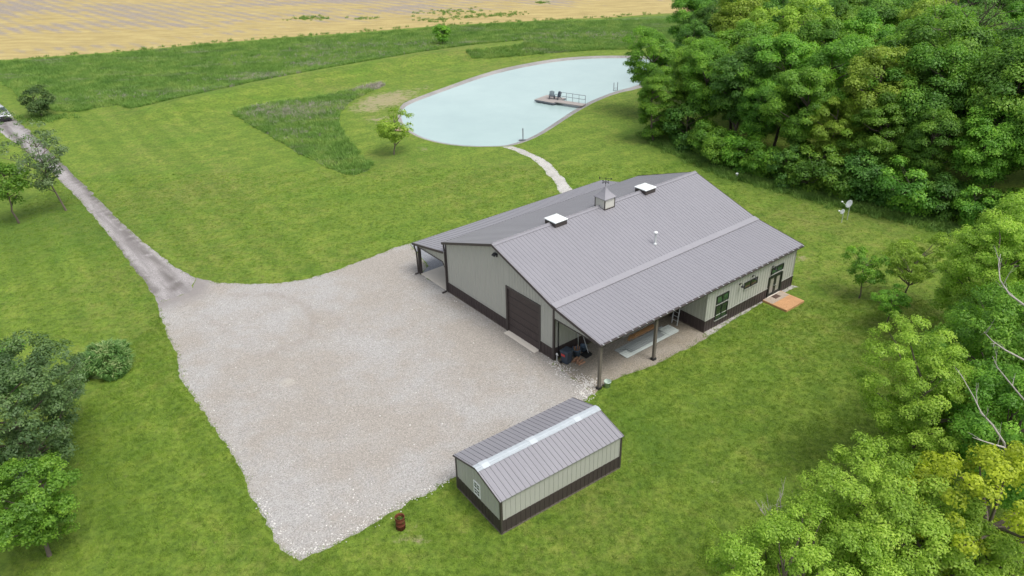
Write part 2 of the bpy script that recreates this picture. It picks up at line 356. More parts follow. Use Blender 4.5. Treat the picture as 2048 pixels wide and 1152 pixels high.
def addloop(p):
    b = len(vs); vs.extend(p); n = len(p); es.extend((b+i, b+(i+1) % n) for i in range(n))
addloop(bounds)
for n, p, j in REG: addloop(p); reg_poly[n] = p
g = []
for x in np.arange(-60, 60, 2.2):
    for y in np.arange(18, 160, 2.2):
        if abs(x) < y*.75+8: g.append((x+rnd.uniform(-.6, .6), y+rnd.uniform(-.6, .6)))
for x in np.arange(-200, 240, 9):
    for y in np.arange(10, 400, 9):
        if not (abs(x) < 60 and y < 160): g.append((x+rnd.uniform(-2, 2), y+rnd.uniform(-2, 2)))
ya = reg_poly['yard']
gx = np.array([(x, y) for x in np.arange(-24, 14, .45) for y in np.arange(22, 62, .45)]); gx = gx[inpoly(gx[:, 0], gx[:, 1], ya)]
g = [p for p in g] + [tuple(p) for p in gx]
rd = reg_poly['drive']; gx = np.array([(x, y) for x in np.arange(-75, -18, .8) for y in np.arange(48, 112, .8)]); gx = gx[inpoly(gx[:, 0], gx[:, 1], rd)]; g += [tuple(p) for p in gx]
gx = np.array(g); nearw = inpoly(gx[:, 0], gx[:, 1], reg_poly['rim']); g = [tuple(p) for p, k in zip(gx, nearw) if not k]
vs.extend(g)
V2, E2, F2, _, _, _ = delaunay_2d_cdt([Vector(p) for p in vs], es, [], 0, 1e-4)
V2 = np.array([tuple(v) for v in V2]); F2 = [tuple(f) for f in F2]
cen = np.array([V2[list(f)].mean(0) for f in F2])
Z = HT(V2[:, 0], V2[:, 1])
inw = inpoly(V2[:, 0], V2[:, 1], reg_poly['water'])
wd = seg_dist(V2[:, 0], V2[:, 1], reg_poly['water']+[reg_poly['water'][0]])
Z = np.where(inw | (wd < .03), -.28, Z)
owner = np.full(len(F2), -1)
for i in range(len(REG)-1, -1, -1):
    owner[inpoly(cen[:, 0], cen[:, 1], REG[i][1])] = i
NAMES = {'water': 'pond_water', 'rim': 'pond_bank', 'path': 'gravel_path', 'bay': 'bay_gravel', 'strip': 'wall_gravel_strip', 'darkgravel': 'dark_gravel', 'yard': 'gravel_yard', 'drive': 'driveway', 'patch': 'meadow_patch', 'meadow': 'meadow', 'field': 'crop_field'}
def vert_attr(me, name, vals):
    a = me.attributes.new(name, 'FLOAT', 'POINT'); a.data.foreach_set('value', np.asarray(vals, np.float32))
def region_mesh(name, idx, mat):
    used = sorted({i for k in idx for i in F2[k]}); mp = {a: b for b, a in enumerate(used)}
    me = bpy.data.meshes.new(name); me.from_pydata([(V2[i][0], V2[i][1], Z[i]) for i in used], [], [tuple(mp[i] for i in F2[k]) for k in idx]); me.update()
    me.polygons.foreach_set('use_smooth', [True]*len(me.polygons))
    o = link(name, me, mat); return o, V2[used]
def blob(P, px, py, r, z=0): c = gp(px, py); return np.exp(-((P[:, 0]-c[0])**2+(P[:, 1]-c[1])**2)/r**2)
for i, (n, p, j) in enumerate(REG):
    idx = np.nonzero(owner == i)[0]
    if not len(idx): continue
    o, P = region_mesh(NAMES[n], idx, MT['meadow' if n == 'patch' else n]); tag(o, kind='structure')
    if n == 'drive':
        c1 = PX([(20,245),(130,358),(250,490),(330,572)], gp); vert_attr(o.data, 'track', np.exp(-(np.abs(seg_dist(P[:, 0], P[:, 1], c1)-.1)/.5)**2)*.0+np.exp(-((seg_dist(P[:, 0], P[:, 1], c1)-.9)/.35)**2))
    if n == 'yard':
        a = PX([(470,590),(560,590),(610,612),(632,640),(618,672),(580,695),(520,712)], gp)
        vert_attr(o.data, 'rut', np.clip(np.exp(-(seg_dist(P[:, 0], P[:, 1], a)/.28)**2)+.6*np.exp(-(seg_dist(P[:, 0], P[:, 1], PX([(655,622),(690,650),(705,668)], gp))/.25)**2)+.5*np.exp(-(seg_dist(P[:, 0], P[:, 1], PX([(375,600),(420,640),(500,690)], gp))/.3)**2), 0, 1))
        vert_attr(o.data, 'stain', np.clip(1.25*np.exp(-(seg_dist(P[:, 0], P[:, 1], PX([(388, 560), (376, 585), (325, 602)], gp))/1.5)**2), 0, 1))
        vert_attr(o.data, 'pale', np.clip(blob(P, 575, 765, .7)+.8*blob(P, 575, 620, .6)+.6*blob(P, 545, 660, .6), 0, 1))
    if n == 'field':
        e = PX([(-50, 124), (0, 120), (200, 106), (400, 88), (700, 66), (900, 50), (1200, 35), (1450, 22)])
        vert_attr(o.data, 'edge', np.clip(1.25-seg_dist(P[:, 0], P[:, 1], e)/26, 0, 1))
idx = np.nonzero(owner == -1)[0]
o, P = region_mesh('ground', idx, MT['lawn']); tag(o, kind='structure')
dirt = np.zeros(len(P))
for px, py, r, a in [(770,200,5,1),(735,215,4,.9),(800,190,5,.8),(850,175,5,.6),(760,240,3,.8),(700,150,4,.55),(1180,215,3,.3),(1445,640,2,.0),(1440,970,1.4,.62),(1400,1010,1.3,.55),(1380,955,1.2,.5),(1460,1000,1,.45),(1290,900,2,.45),(1500,860,2,.4),(300,1000,2.5,.4),(640,1140,2,.4),(1180,1080,2,.45),(840,300,2,.7),(1595,520,1.2,.9),(815,1065,.7,.9)]:
    dirt = np.maximum(dirt, a*blob(P, px, py, r))
vert_attr(o.data, 'dirt', dirt)
grass_shade = np.zeros(len(P))
for px, py, r in [(110,440,6),(30,470,6),(200,470,4),(790,312,2.5),(60,1000,4),(1300,870,3),(1290,690,1)]: grass_shade = np.maximum(grass_shade, blob(P, px, py, r))  # tree shade painted into the lawn colour, plus darker spots on open grass
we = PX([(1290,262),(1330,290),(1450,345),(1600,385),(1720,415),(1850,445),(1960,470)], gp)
grass_shade = np.maximum(grass_shade, np.exp(-(seg_dist(P[:, 0], P[:, 1], we)/2.5)**2)*1.2)  # same darkening along the foot of the wood
vert_attr(o.data, 'grass_shade', grass_shade)
# ------------------------------------------------------------------ barn
W_, L_ = 12.0, 20.25; HE, HR, HB, HL, UE = 4.18, 6.25, 4.22, 3.46, 16.36; OV = .25; UL = 16.11; VL = 10.0
def zmain(u): return HE+(HR-HE)*(u+.1)/6.1 if u <= 6 else HR+(HB-HR)*(u-6)/6.09
def zlean(u): return HB+(HL-HB)*(u-12.09)/(UE-12.09)
barn = empty('pole_barn', (BX, BY, 0), BT, label='large grey metal pole barn with beige walls, dark wainscot and lean-tos on both sides', cat='barn')
def slope(mb, a, b, v0, v1, th=.07, step=.3, rib=True, rh=.022, rw=.022, m0=.1):
    a = Vector((a[0], 0, a[1])); b = Vector((b[0], 0, b[1]))
    if a.x > b.x: a, b = b, a
    d = (b-a).normalized(); nr = Vector((-d.z, 0, d.x))
    f = lambda p, v: (p.x, v, p.z)
    mb.extr([f(a, v0), f(b, v0), f(b-nr*th, v0), f(a-nr*th, v0)], (0, v1-v0, 0))
    if rib:
        v = v0+m0
        while v < v1-.02:
            mb.extr([f(a-nr*.001, v-rw), f(a-nr*.001, v+rw), f(a+nr*rh, v+rw*.4), f(a+nr*rh, v-rw*.4)], b-a)
            v += step
    return mb
def wall_front(mb, u0, u1, z0, top, v, d=.12, step=.3, face=-1, rib=.02):
    """wall in a v plane; face -1 looks to -v; top is a function or number"""
    tf = top if callable(top) else (lambda u: top)
    us = [u0]+[x for x in (6.,) if u0 < x < u1 and callable(top)]+[u1]
    for p, q in zip(us[:-1], us[1:]):
        mb.extr([(p, v, z0), (q, v, z0), (q, v, tf(q)), (p, v, tf(p))], (0, -face*d, 0))
    u = math.ceil(u0/step+.2)*step
    while u < u1-.04:
        mb.extr([(u-.022, v, z0), (u+.022, v, z0), (u+.010, v+face*rib, z0), (u-.010, v+face*rib, z0)][::(-1 if face > 0 else 1)], (0, 0, min(tf(u-.03), tf(u+.03))-z0-.01)); u += step
    return mb
def wall_side(mb, v0, v1, z0, z1, u, d=.12, step=.3, face=1, rib=.02):
    mb.box(u, v0, z0, u-face*d, v1, z1)
    v = math.ceil(v0/step+.2)*step
    while v < v1-.04:
        mb.extr([(u, v-.022, z0), (u, v+.022, z0), (u+face*rib, v+.010, z0), (u+face*rib, v-.010, z0)], (0, 0, z1-z0-.01)); v += step
    return mb
ZW = .91
ztop = lambda u: zmain(u)-.09
DL, DR, DH = 7.18, 10.65, 3.5
m = MB(); wall_front(m, .0, DL, ZW, ztop, 0); wall_front(m, DR, W_, ZW, ztop, 0); wall_front(m, DL, DR, DH, ztop, 0)
fw = m.build('wall', MT['wall'], barn)
for a_, b_ in ((.0, DL), (DR, W_)): m = MB(); wall_front(m, a_, b_, 0, ZW, -.018, d=.13); m.build('wainscot', MT['wainscot'], fw)
for a_, b_ in ((.08, DL-.1), (DR+.1, W_-.1)): m = MB(); m.box(a_, -.045, ZW, b_, -.03, ZW+.05); m.build('drip_edge', MT['wall'], fw)
m = MB(); wall_side(m, .13, L_-.13, ZW, HE-.1, 0, face=-1); lw = m.build('wall', MT['wall'], barn)
m = MB(); wall_side(m, .13, L_-.13, 0, ZW, -.018, d=.13, face=-1); m.build('wainscot', MT['wainscot'], lw)
m = MB(); wall_side(m, .13, L_-.13, ZW, HB-.12, W_, face=1); rw = m.build('wall', MT['wall'], barn)
m = MB(); wall_side(m, .13, VL, 0, ZW, W_+.018, d=.13, face=1); m.build('wainscot', MT['wainscot'], rw)
m = MB(); wall_front(m, 0, W_, ZW, ztop, L_, face=1); bk = m.build('wall', MT['wall'], barn)
m = MB(); wall_front(m, 0, W_, 0, ZW, L_+.018, d=.13, face=1); m.build('wainscot', MT['wainscot'], bk)
zl2 = lambda u: zlean(u)-.1
# enclosed room under the right-hand lean-to
m = MB(); wall_side(m, VL+.02, L_-.0, ZW, zl2(UL)-.02, UL); lr = m.build('wall', MT['wall'], barn)
for a_, b_ in ((VL+.02, 17.02), (18.68, L_)): m = MB(); wall_side(m, a_, b_, .05, ZW, UL+.018, d=.13); m.build('wainscot', MT['wainscot'], lr)
for a_, b_ in ((VL+.05, 17.02), (18.68, L_)): m = MB(); m.box(UL+.03, a_, ZW, UL+.045, b_, ZW+.05); m.build('drip_edge', MT['wall'], lr)
m = MB(); wall_front(m, W_+.01, UL, ZW, zl2, VL); pw = m.build('wall', MT['wall'], barn)
m = MB(); wall_front(m, W_+.03, UL+.018, 0, ZW, VL-.018, d=.13); m.build('wainscot', MT['wainscot'], pw)
m = MB(); wall_front(m, W_+.01, UL, ZW, zl2, L_, face=1); pb = m.build('wall', MT['wall'], barn)
m = MB(); wall_front(m, W_+.03, UL+.018, .05, ZW, L_+.018, d=.13, face=1); m.build('wainscot', MT['wainscot'], pb)
m = MB(); m.box(UL-.05, VL-.035, ZW, UL+.035, VL+.06, zl2(UL)-.02); m.build('corner_trim', MT['wall'], barn)
m = MB(); m.box(W_-.09, -.045, 0, W_+.045, .09, HB-.14); m.build('corner_trim', MT['trim'], barn)
m = MB(); m.box(-.05, -.045, 0, .07, .05, HE-.12); m.build('corner_trim', MT['trim'], barn)
m = MB(); m.box(12.05, .28, .3, 12.1, .34, 3.5); m.build('conduit', MT['black'], barn)
# front headers of both lean-tos
ZH = 3.2
m = MB(); wall_front(m, W_+.05, UL+.1, ZH, lambda u: max(zl2(u), ZH+.01), 0, step=.3)
m.build('header', MT['wall'], barn)
m = MB(); m.box(W_+.05, -.03, ZH-.07, UL+.05, .12, ZH); m.build('header_trim', MT['trim'], barn)
zll = lambda u: 3.47+(3.47-2.62)/4.39*u-.1
m = MB()
m.extr([(-3.95, 0, 2.25), (-3.62, 0, 2.42), (-3.62, 0, zll(-3.62)), (-4.05, 0, zll(-4.05)), (-4.05, 0, 2.25)], (0, .12, 0))
m.extr([(-3.62, 0, 2.42), (-.55, 0, 2.42), (-.55, 0, zll(-.55)), (-3.62, 0, zll(-3.62))], (0, .12, 0))
m.extr([(-.55, 0, 2.42), (-.01, 0, 1.75), (-.01, 0, zll(0)), (-.55, 0, zll(-.55))], (0, .12, 0))
for i in range(13):
    u = -3.9+i*.3; zb = 2.42 if -3.6 < u < -.55 else (2.3 if u < 0-1 else 2.42-(u+.55)*1.24)
    m.box(u-.02, -.03, zb, u+.02, 0, zll(u)-.02)
m.build('header', MT['wall'], barn)
m = MB(); m.beam((-3.97, .05, 2.2), (-3.62, .05, 2.38), .2, .06); m.beam((-3.62, .05, 2.39), (-.55, .05, 2.39), .2, .05); m.beam((-.55, .05, 2.39), (-.02, .05, 1.72), .2, .05); m.build('header_trim', MT['trim'], barn)
# roofs
V0, V1 = -OV, L_+OV
m = MB(); slope(m, (-.12, HE), (6, HR), V0, V1); slope(m, (6.0, HR), (12.09, HB), V0, V1); mr = m.build('main_roof', MT['roof'], barn)
m = MB(); slope(m, (5.78, HR-.03), (6, HR+.055), V0-.02, V1+.02, .03, rib=False); slope(m, (6.0, HR+.055), (6.22, HR-.03), V0-.02, V1+.02, .03, rib=False)
m.tube([(6, V0, HR+.06), (6, V1, HR+.06)], .035, 8); m.build('ridge_cap', MT['roof'], mr)
m = MB(); slope(m, (12.11, HB-.005), (UE, HL), V0, V1, m0=.1); rr = m.build('lean_to_roof', MT['roof'], barn)
m = MB(); slope(m, (11.98, HB+.10), (12.46, HB-.005), V0, V1, .03, rib=False); m.build('flashing', MT['flash'], rr)
m = MB(); slope(m, (-4.39, 2.62), (-.03, 3.47), V0, V1-.1); lr2 = m.build('lean_to_roof', MT['roof'], barn)
def fascia(pts, v, nm='rake_trim', par=None):
    m = MB()
    for (a, za), (b, zb) in zip(pts[:-1], pts[1:]):
        m.extr([(a, v-.03, za+.02), (b, v-.03, zb+.02), (b, v-.03, zb-.16), (a, v-.03, za-.16)], (0, .03, 0))
    return m.build(nm, MT['trim'], par or barn)
fascia([(-.16, HE), (6, HR), (12.09, HB)], V0); fascia([(12.09, HB), (UE, HL)], V0); fascia([(-4.42, 2.62), (-.03, 3.47)], V0)
fascia([(-.16, HE), (6, HR), (12.09, HB), (UE, HL)], V1+.03)
def gutter(u, z, v0, v1, s, parent, brackets=False):
    m = MB(); m.extr([(u, v0, z-.02), (u+s*.14, v0, z-.02), (u+s*.14, v0, z-.06), (u+s*.1, v0, z-.13), (u, v0, z-.13)], (0, v1-v0, 0))
    g = m.build('gutter', MT['trim'], parent)
    if brackets:
        v = v0+.2; m = MB(); m.box(u+s*.0, -.03, z-.018, u+s*.155, .03, z+.010); me = m.mesh('bracket'); me.materials.append(MT['galv'])
        while v < v1: link('bracket', me, None, g).location = (0, v, 0); v += .62
    return g
gutter(UE-.02, HL-.03, V0, V1, 1, barn, True)
m = MB(); m.box(UE-.06, V0, HL-.075, UE+.0, V1, HL-.06); m.build('eave_edge', MT['flash'], barn)
gutter(-.1, HE-.03, V0, V1, -1, barn); gutter(-4.37, 2.6, V0, V1-.1, -1, barn)
# rafters and purlins under the open bay
m = MB()
for v in (5., VL-.15): m.beam((12.02, v, HB-.28), (UL+.1, v, HL-.22), .09, .22)
m.box(UL-.1, 0.12, HL-.38, UL+.02, VL, HL-.12)
for k in range(5): u = 12.4+k*.8; m.box(u-.02, .12, zlean(u)-.17, u+.02, VL-.02, zlean(u)-.08)
m.build('rafters', MT['post'], barn)
for v in (.06, 4.97):
    m = MB(); m.box(UL-.08, v-.09, 0, UL+.08, v+.09, HL-.13); p = m.build('post', MT['post'], barn)
    m = MB(); m.box(UL-.13, v-.14, 0, UL+.13, v+.14, .16); m.build('post_base', MT['black'], p)
for v in (.05, 5.1, 10.2, 15.2, 20.1):
    m = MB(); m.box(-4.05, v-.1, 0, -3.84, v+.1, zll(-3.95)); m.build('post', MT['trim'], barn)
def downspout(pts):
    m = MB()
    for a, b in zip(pts[:-1], pts[1:]): m.beam(a, b, .09, .09)
    m.build('downspout', MT['trim'], barn)
downspout([(-.17, -.08, HE-.14), (-.14, -.1, HE-.4), (-.06, -.1, HE-.75), (-.06, -.1, .12), (-.12, -.5, .05)])
downspout([(-4.42, -.04, 2.5), (-4.4, -.1, 2.2), (-4.08, -.13, 1.9), (-4.02, -.13, .1), (-4.1, -.4, .05)])
m = MB(); m.box(-3.84, -.02, -.1, -.14, L_, .06); m.build('concrete_slab', MT['concrete'], barn)
# overhead door
m = MB(); m.box(DL+.1, .06, .03, DR-.1, .1, DH-.1)
z = .1
while z < DH-.15: m.box(DL+.1, .045, z, DR-.1, .06, z+.055); z += .11
gd = m.build('garage_door', MT['door'], barn)
m = MB(); m.box(DL-.06, -.05, .0, DL+.1, .13, DH+.06); m.box(DR-.1, -.05, 0, DR+.06, .13, DH+.06); m.box(DL+.1, -.05, DH-.1, DR-.1, .13, DH+.06); m.build('door_frame', MT['trim'], gd)
m = MB()
for k in range(1, 6): zz = .03+k*(DH-.13)/6; m.box(DL+.1, .035, zz-.015, DR-.1, .044, zz+.015)
m.build('section_joint', MT['black'], gd)
m = MB(); m.box(DL+.1, -.42, -.05, DR-.1, .05, .035); m.build('door_sill', MT['concrete'], barn)
# windows in the enclosed room (u = UL)
def win_side(v0, v1, z0, z1, panes=2, name='window'):
    u = UL+.0; f = .06
    m = MB(); m.box(u, v0, z0, u+.07, v1, z0+f); m.box(u, v0, z1-f, u+.07, v1, z1); m.box(u, v0, z0+f, u+.07, v0+f, z1-f); m.box(u, v1-f, z0+f, u+.07, v1, z1-f)
    for k in range(1, panes): c = v0+(v1-v0)*k/panes; m.box(u, c-.05, z0+f, u+.065, c+.05, z1-f)
    o = m.build(name, MT['frame'], barn)
    for k in range(panes):
        a = v0+(v1-v0)*k/panes+(.05 if k else f); b = v0+(v1-v0)*(k+1)/panes-(.05 if k < panes-1 else f)
        m = MB(); m.box(u, a, z0+f, u+.035, b, z1-f); m.build('pane', MT['glass'], o)
    m = MB(); m.box(u, v0-.03, z0-.045, u+.09, v1+.03, z0-.001); m.build('sill', MT['wall'], o)
    return o
win_side(11.02, 12.32, 1.82, 2.46); win_side(11.02, 12.32, .58, 1.70); win_side(14.04, 15.56, 1.93, 2.45); win_side(17.2, 18.68, 2.0, 2.5)
m = MB(); v0, v1, z0, z1 = 17.1, 18.62, .18, 1.78; u = UL
m.box(u, v0-.06, z0, u+.09, v0+.03, z1+.05); m.box(u, v1-.03, z0, u+.09, v1+.06, z1+.05); m.box(u, v0+.03, z1-.04, u+.09, v1-.03, z1+.05)
c = (v0+v1)/2
for a, b in ((v0+.03, c-.01), (c+.01, v1-.03)): m.box(u, a, z0, u+.06, a+.13, z1-.04); m.box(u, b-.13, z0, u+.06, b, z1-.04); m.box(u, a+.13, z0, u+.06, b-.13, z0+.22); m.box(u, a+.13, z1-.15, u+.06, b-.13, z1-.04)
fd = m.build('french_door', MT['frame'], barn)
MT['curtain'] = simple('curtain_glass', (.30, .29, .26), .15, .35, 2.2, spec=.8)
for a, b in ((v0+.16, c-.14), (c+.14, v1-.16)):
    m = MB(); m.box(u, a, z0+.22, u+.03, b, z1-.15); m.build('pane', MT['curtain'], fd)
    m = MB(); m.box(u+.06, (b if a < c-.3 else a-.06), .95, u+.1, (b+.06 if a < c-.3 else a), 1.0); m.build('handle', MT['galv'], fd)
m = MB(); m.box(u+.0, v0-.06, .1, u+.12, v1+.06, .17); m.build('threshold', MT['concrete'], fd)
def lamp(p, d, parent=barn):
    p = Vector(p); d = Vector(d); m = MB(); m.tube([p, p+d*.06], .06, 10)
    m.tube([p+Vector((0, 0, .02)), p+d*.12+Vector((0, 0, .13)), p+d*.25+Vector((0, 0, .10)), p+d*.27], .018, 6)
    c = p+d*.27; m.lathe([(.03, .0), (.04, -.02), (.12, -.1), (.13, -.13), (.11, -.13), (.03, -.04)], tuple(c), 14)
    return m.build('wall_lamp', MT['black'], parent)
lamp((UL, 13.48, 2.55), (1, 0, 0)); lamp((UL, 14.92, 2.68), (1, 0, 0)); lamp((UL, 17.28, 2.62), (1, 0, 0))
m = MB(); m.box(6.02, -.12, 5.38, 6.32, 0.0, 5.6); m.extr([(6.02, -.12, 5.62), (6.32, -.12, 5.62), (6.32, -.3, 5.52), (6.02, -.3, 5.52)], (0, 0, -.08)); fl = m.build('wall_lamp', MT['black'], barn)
m = MB(); m.box(6.05, -.29, 5.425, 6.29, -.14, 5.435); m.build('lens', MT['white'], fl)
m = MB(); m.box(6.05, -.128, 5.41, 6.29, -.121, 5.52); m.build('lens', MT['white'], fl)
# skylights, cupola, flue
MT['dome'] = simple('skylight_dome', (.80, .84, .84), .2, .05, 2, spec=.6)
for vc in (5.45, 14.6):
    m = MB(); m.box(5.45, vc-.55, 5.95, 6.55, vc+.55, 6.42)
    c = m.build('skylight', MT['trim'], barn)
    m = MB(); a, b, z0 = .59, .59, 6.421
    prof = [(1.0, 0), (1.02, .06), (.94, .10), (.6, .17), (.25, .20)]
    vs_ = []; n_ = 4
    for r, z in prof: vs_ += [(6.0+sx*a*r, vc+sy*b*r, z0+z) for sx, sy in ((-1, -1), (1, -1), (1, 1), (-1, 1))]
    fs_ = [(i*4+k, i*4+(k+1) % 4, (i+1)*4+(k+1) % 4, (i+1)*4+k) for i in range(len(prof)-1) for k in range(4)]+[(16, 17, 18, 19)]
    m.add(vs_, fs_, False); m.build('dome', MT['dome'], c)
cu = (6.05, 10.2); hw = .53
MT['cupola_panel'] = simple('cupola_panel', (.56, .55, .50), .5, .05)
m = MB(); m.box(cu[0]-hw, cu[1]-hw, 5.9, cu[0]+hw, cu[1]+hw, 6.15)
for sx in (-1, 1):
    for sy in (-1, 1): m.box(cu[0]+sx*hw, cu[1]+sy*hw, 6.15, cu[0]+sx*(hw-.06), cu[1]+sy*(hw-.06), 6.86)
m.box(cu[0]-hw, cu[1]-hw, 6.82, cu[0]+hw, cu[1]+hw, 6.858)
cp = m.build('cupola', MT['trim'], barn)
m = MB(); m.box(cu[0]-hw+.03, cu[1]-hw+.03, 6.15, cu[0]+hw-.03, cu[1]+hw-.03, 6.82); m.build('panel', MT['cupola_panel'], cp)
m = MB(); prof = [(hw+.07, 6.86), (hw+.07, 6.9), (.44, 7.05), (.26, 7.26), (.11, 7.48), (.02, 7.66)]
vs_ = []
for r, z in prof: vs_ += [(cu[0]+sx*r, cu[1]+sy*r, z) for sx, sy in ((-1, -1), (1, -1), (1, 1), (-1, 1))]
m.add(vs_, [(i*4+k, i*4+(k+1) % 4, (i+1)*4+(k+1) % 4, (i+1)*4+k) for i in range(len(prof)-1) for k in range(4)]+[(20, 21, 22, 23), (3, 2, 1, 0)]); m.build('cupola_roof', MT['roof'], cp)
m = MB(); x, y = cu; m.tube([(x, y, 7.6), (x, y, 8.42)], .016, 6)
for d in ((.28, 0), (0, .28)): m.beam((x-d[0], y-d[1], 8.0), (x+d[0], y+d[1], 8.0), .025); m.box(x-d[0]-.03, y-d[1]-.03, 7.97, x-d[0]+.03, y-d[1]+.03, 8.05); m.box(x+d[0]-.03, y+d[1]-.03, 7.97, x+d[0]+.03, y+d[1]+.03, 8.05)
m.lathe([(.0, -.06), (.06, 0), (0, .06)], (x, y, 7.9), 10); m.beam((x-.3, y-.2, 8.27), (x+.3, y+.2, 8.27), .02); m.extr([(x+.3, y+.2, 8.19), (x+.42, y+.28, 8.27), (x+.3, y+.2, 8.35)], (.01, -.015, 0)); m.extr([(x-.3, y-.2, 8.27), (x-.4, y-.27, 8.39), (x-.4, y-.27, 8.17)], (.01, -.015, 0))
m.build('weathervane', MT['black'], cp)
x, y = 10.83, 10.5; zb = zmain(x)
m = MB(); m.lathe([(.16, -.02), (.15, .05), (.09, .1), (.075, .12), (.075, .85)], (x, y, zb), 14); vp = m.build('flue_pipe', MT['galv'], barn)
m = MB(); m.lathe([(.0, .98), (.08, .97), (.14, .93), (.145, .86), (.08, .80), (.07, .8)], (x, y, zb), 14); m.build('cap', MT['white'], vp)
# ------------------------------------------------------------------ shed
shed = empty('storage_shed', (SX, SY, 0), ST, label='small grey metal storage shed with white window and pale ridge strip in the foreground', cat='shed')
sw, sl, she, shr = 3.95, 7.68, 2.22, 2.80
zs = lambda u: she+(shr-she)*(1-abs(u+sw/2)/(sw/2))
def sh_wall(face, z0, z1f, off=0):
    m = MB()
    if face in 'fb':
        v = -off if face == 'f' else sl+off; s = -1 if face == 'f' else 1
        for p, q in ((-sw, -sw/2), (-sw/2, 0)): m.extr([(p, v, z0), (q, v, z0), (q, v, z1f(q)), (p, v, z1f(p))], (0, -s*.08, 0))
        for k in range(1, 14): u = -sw+k*.29; m.box(u-.018, v, z0, u+.018, v+s*.016, z1f(u)-.02)
    else:
        u = off if face == 'r' else -sw-off; s = 1 if face == 'r' else -1
        m.box(u, .08, z0, u-s*.08, sl-.08, z1f(0))
        for k in range(1, 27): v = k*.29; m.box(u, v-.018, z0, u+s*.016, v+.018, z1f(0)-.02)
    return m
for face in 'fblr':
    o = sh_wall(face, .86, lambda u: zs(u)-.07).build('wall', MT['wall'], shed)
    sh_wall(face, .1, lambda u: .86, .012).build('wainscot', MT['wainscot'], o)
for u, v in ((0, 0), (-sw, 0), (0, sl), (-sw, sl)): su = 1 if u == 0 else -1; sv = -1 if v == 0 else 1; m = MB(); m.box(u+su*.03, v+sv*.03, .08, u-su*.08, v-sv*.08, she-.06); m.build('corner_trim', MT['trim'], shed)
m = MB(); m.box(-sw-.02, -.02, 0, .02, sl+.02, .09); m.build('skid', MT['post'], shed)
m = MB(); slope(m, (-sw-.09, she-.02), (-sw/2, shr), -.08, sl+.08, .05, .285, rh=.03); slope(m, (-sw/2, shr), (.09, she-.02), -.08, sl+.08, .05, .285, rh=.03); sr = m.build('roof', MT['roof'], shed)
m = MB(); zc = shr+.035; d = .25; dz = d*.29
slope(m, (-sw/2-d, zc-dz), (-sw/2, zc), -.1, sl+.1, .012, rib=False); slope(m, (-sw/2, zc), (-sw/2+d, zc-dz), -.1, sl+.1, .012, rib=False)
for s_ in (-1, 1):
    for rr_ in (.1, .2): m.beam((-sw/2+s_*rr_, -.1, zc-rr_*.29+.006), (-sw/2+s_*rr_, sl+.1, zc-rr_*.29+.006), .03, .02)
MT['flashlight'] = simple('splice_plastic', (.50, .54, .57), .3, .1, 4); MT['ridgestrip'] = simple('pale_translucent_panel', (.42, .46, .49), .3, .2, 5, spec=.6)
rc = m.build('ridge_cap', MT['ridgestrip'], sr)
for k in range(3):
    m = MB(); v = .45+k*2.9; slope(m, (-sw/2-d-.02, zc-dz+.012), (-sw/2, zc+.02), v-.25, v+.25, .01, rib=False); slope(m, (-sw/2, zc+.02), (-sw/2+d+.02, zc-dz+.012), v-.2, v+.2, .01, rib=False); m.build('splice', MT['flashlight'], rc)
for v in (-.1, sl+.08):
    m = MB()
    for a, b in (((-sw-.1, she-.01), (-sw/2, shr+.01)), ((-sw/2, shr+.01), (.1, she-.01))): m.extr([(a[0], v, a[1]), (b[0], v, b[1]), (b[0], v, b[1]-.11), (a[0], v, a[1]-.11)], (0, .02, 0))
    m.build('rake_trim', MT['trim'], sr)
u0, u1, z0, z1 = -2.29, -1.73, .98, 1.82
m = MB(); v = -.05; f = .055
m.box(u0, v, z0, u1, 0, z0+f); m.box(u0, v, z1-f, u1, 0, z1); m.box(u0, v, z0+f, u0+f, 0, z1-f); m.box(u1-f, v, z0+f, u1, 0, z1-f); zm = (z0+z1)/2; m.box(u0+f, v+.003, zm-.03, u1-f, 0, zm+.03)
wn = m.build('window', MT['white'], shed)
m = MB(); uc = (u0+u1)/2
for a, b in ((z0+f, zm-.03), (zm+.03, z1-f)):
    m.box(uc-.012, v+.01, a, uc+.012, -.02, b); m.box(u0+f, v+.012, (a+b)/2-.012, uc-.012, -.02, (a+b)/2+.012); m.box(uc+.012, v+.012, (a+b)/2-.012, u1-f, -.02, (a+b)/2+.012)
m.build('muntin', MT['white'], wn)
m = MB(); m.box(u0+f, -.018, z0+f, u1-f, -.005, z1-f); m.build('pane', MT['glass'], wn)
# ------------------------------------------------------------------ deck and things in the bay
def at(u, v, z=0): x, y = bw(u, v); return (x, y, z)
MT['cedar'] = simple('fresh_cedar', (.52, .29, .14), .7, .2, 2.5); MT['oldwood'] = simple('weathered_boards', (.40, .33, .26), .8, .15, 3)
dk = empty('wooden_deck', at(16.15, 17.7), BT, label='low square wooden deck outside the french door, boards orange to grey', cat='deck')
m = MB()
for k in range(15): m.box(.02, -1.05+k*.14, .135, .82, -1.05+k*.14+.122, .165)
m.build('boards', MT['oldwood'], dk)
m = MB()
for k in range(15): m.box(.828, -1.05+k*.14, .135, 1.98, -1.05+k*.14+.122, .165)
m.build('boards', MT['cedar'], dk)
m = MB(); m.box(.02, -1.09, .0, 1.98, -1.055, .15); m.box(.02, 1.055, .0, 1.98, 1.09, .15); m.box(1.985, -1.09, .0, 2.02, 1.09, .16); m.box(.1, -1.0, .03, 1.9, 1.0, .12); m.build('rim_joist', MT['cedar'], dk)
m = MB(); m.box(-.2, -.3, 0, .2, .3, .022)
for k in range(5): m.box(-.18, -.26+k*.13, .022, .18, -.24+k*.13, .03)
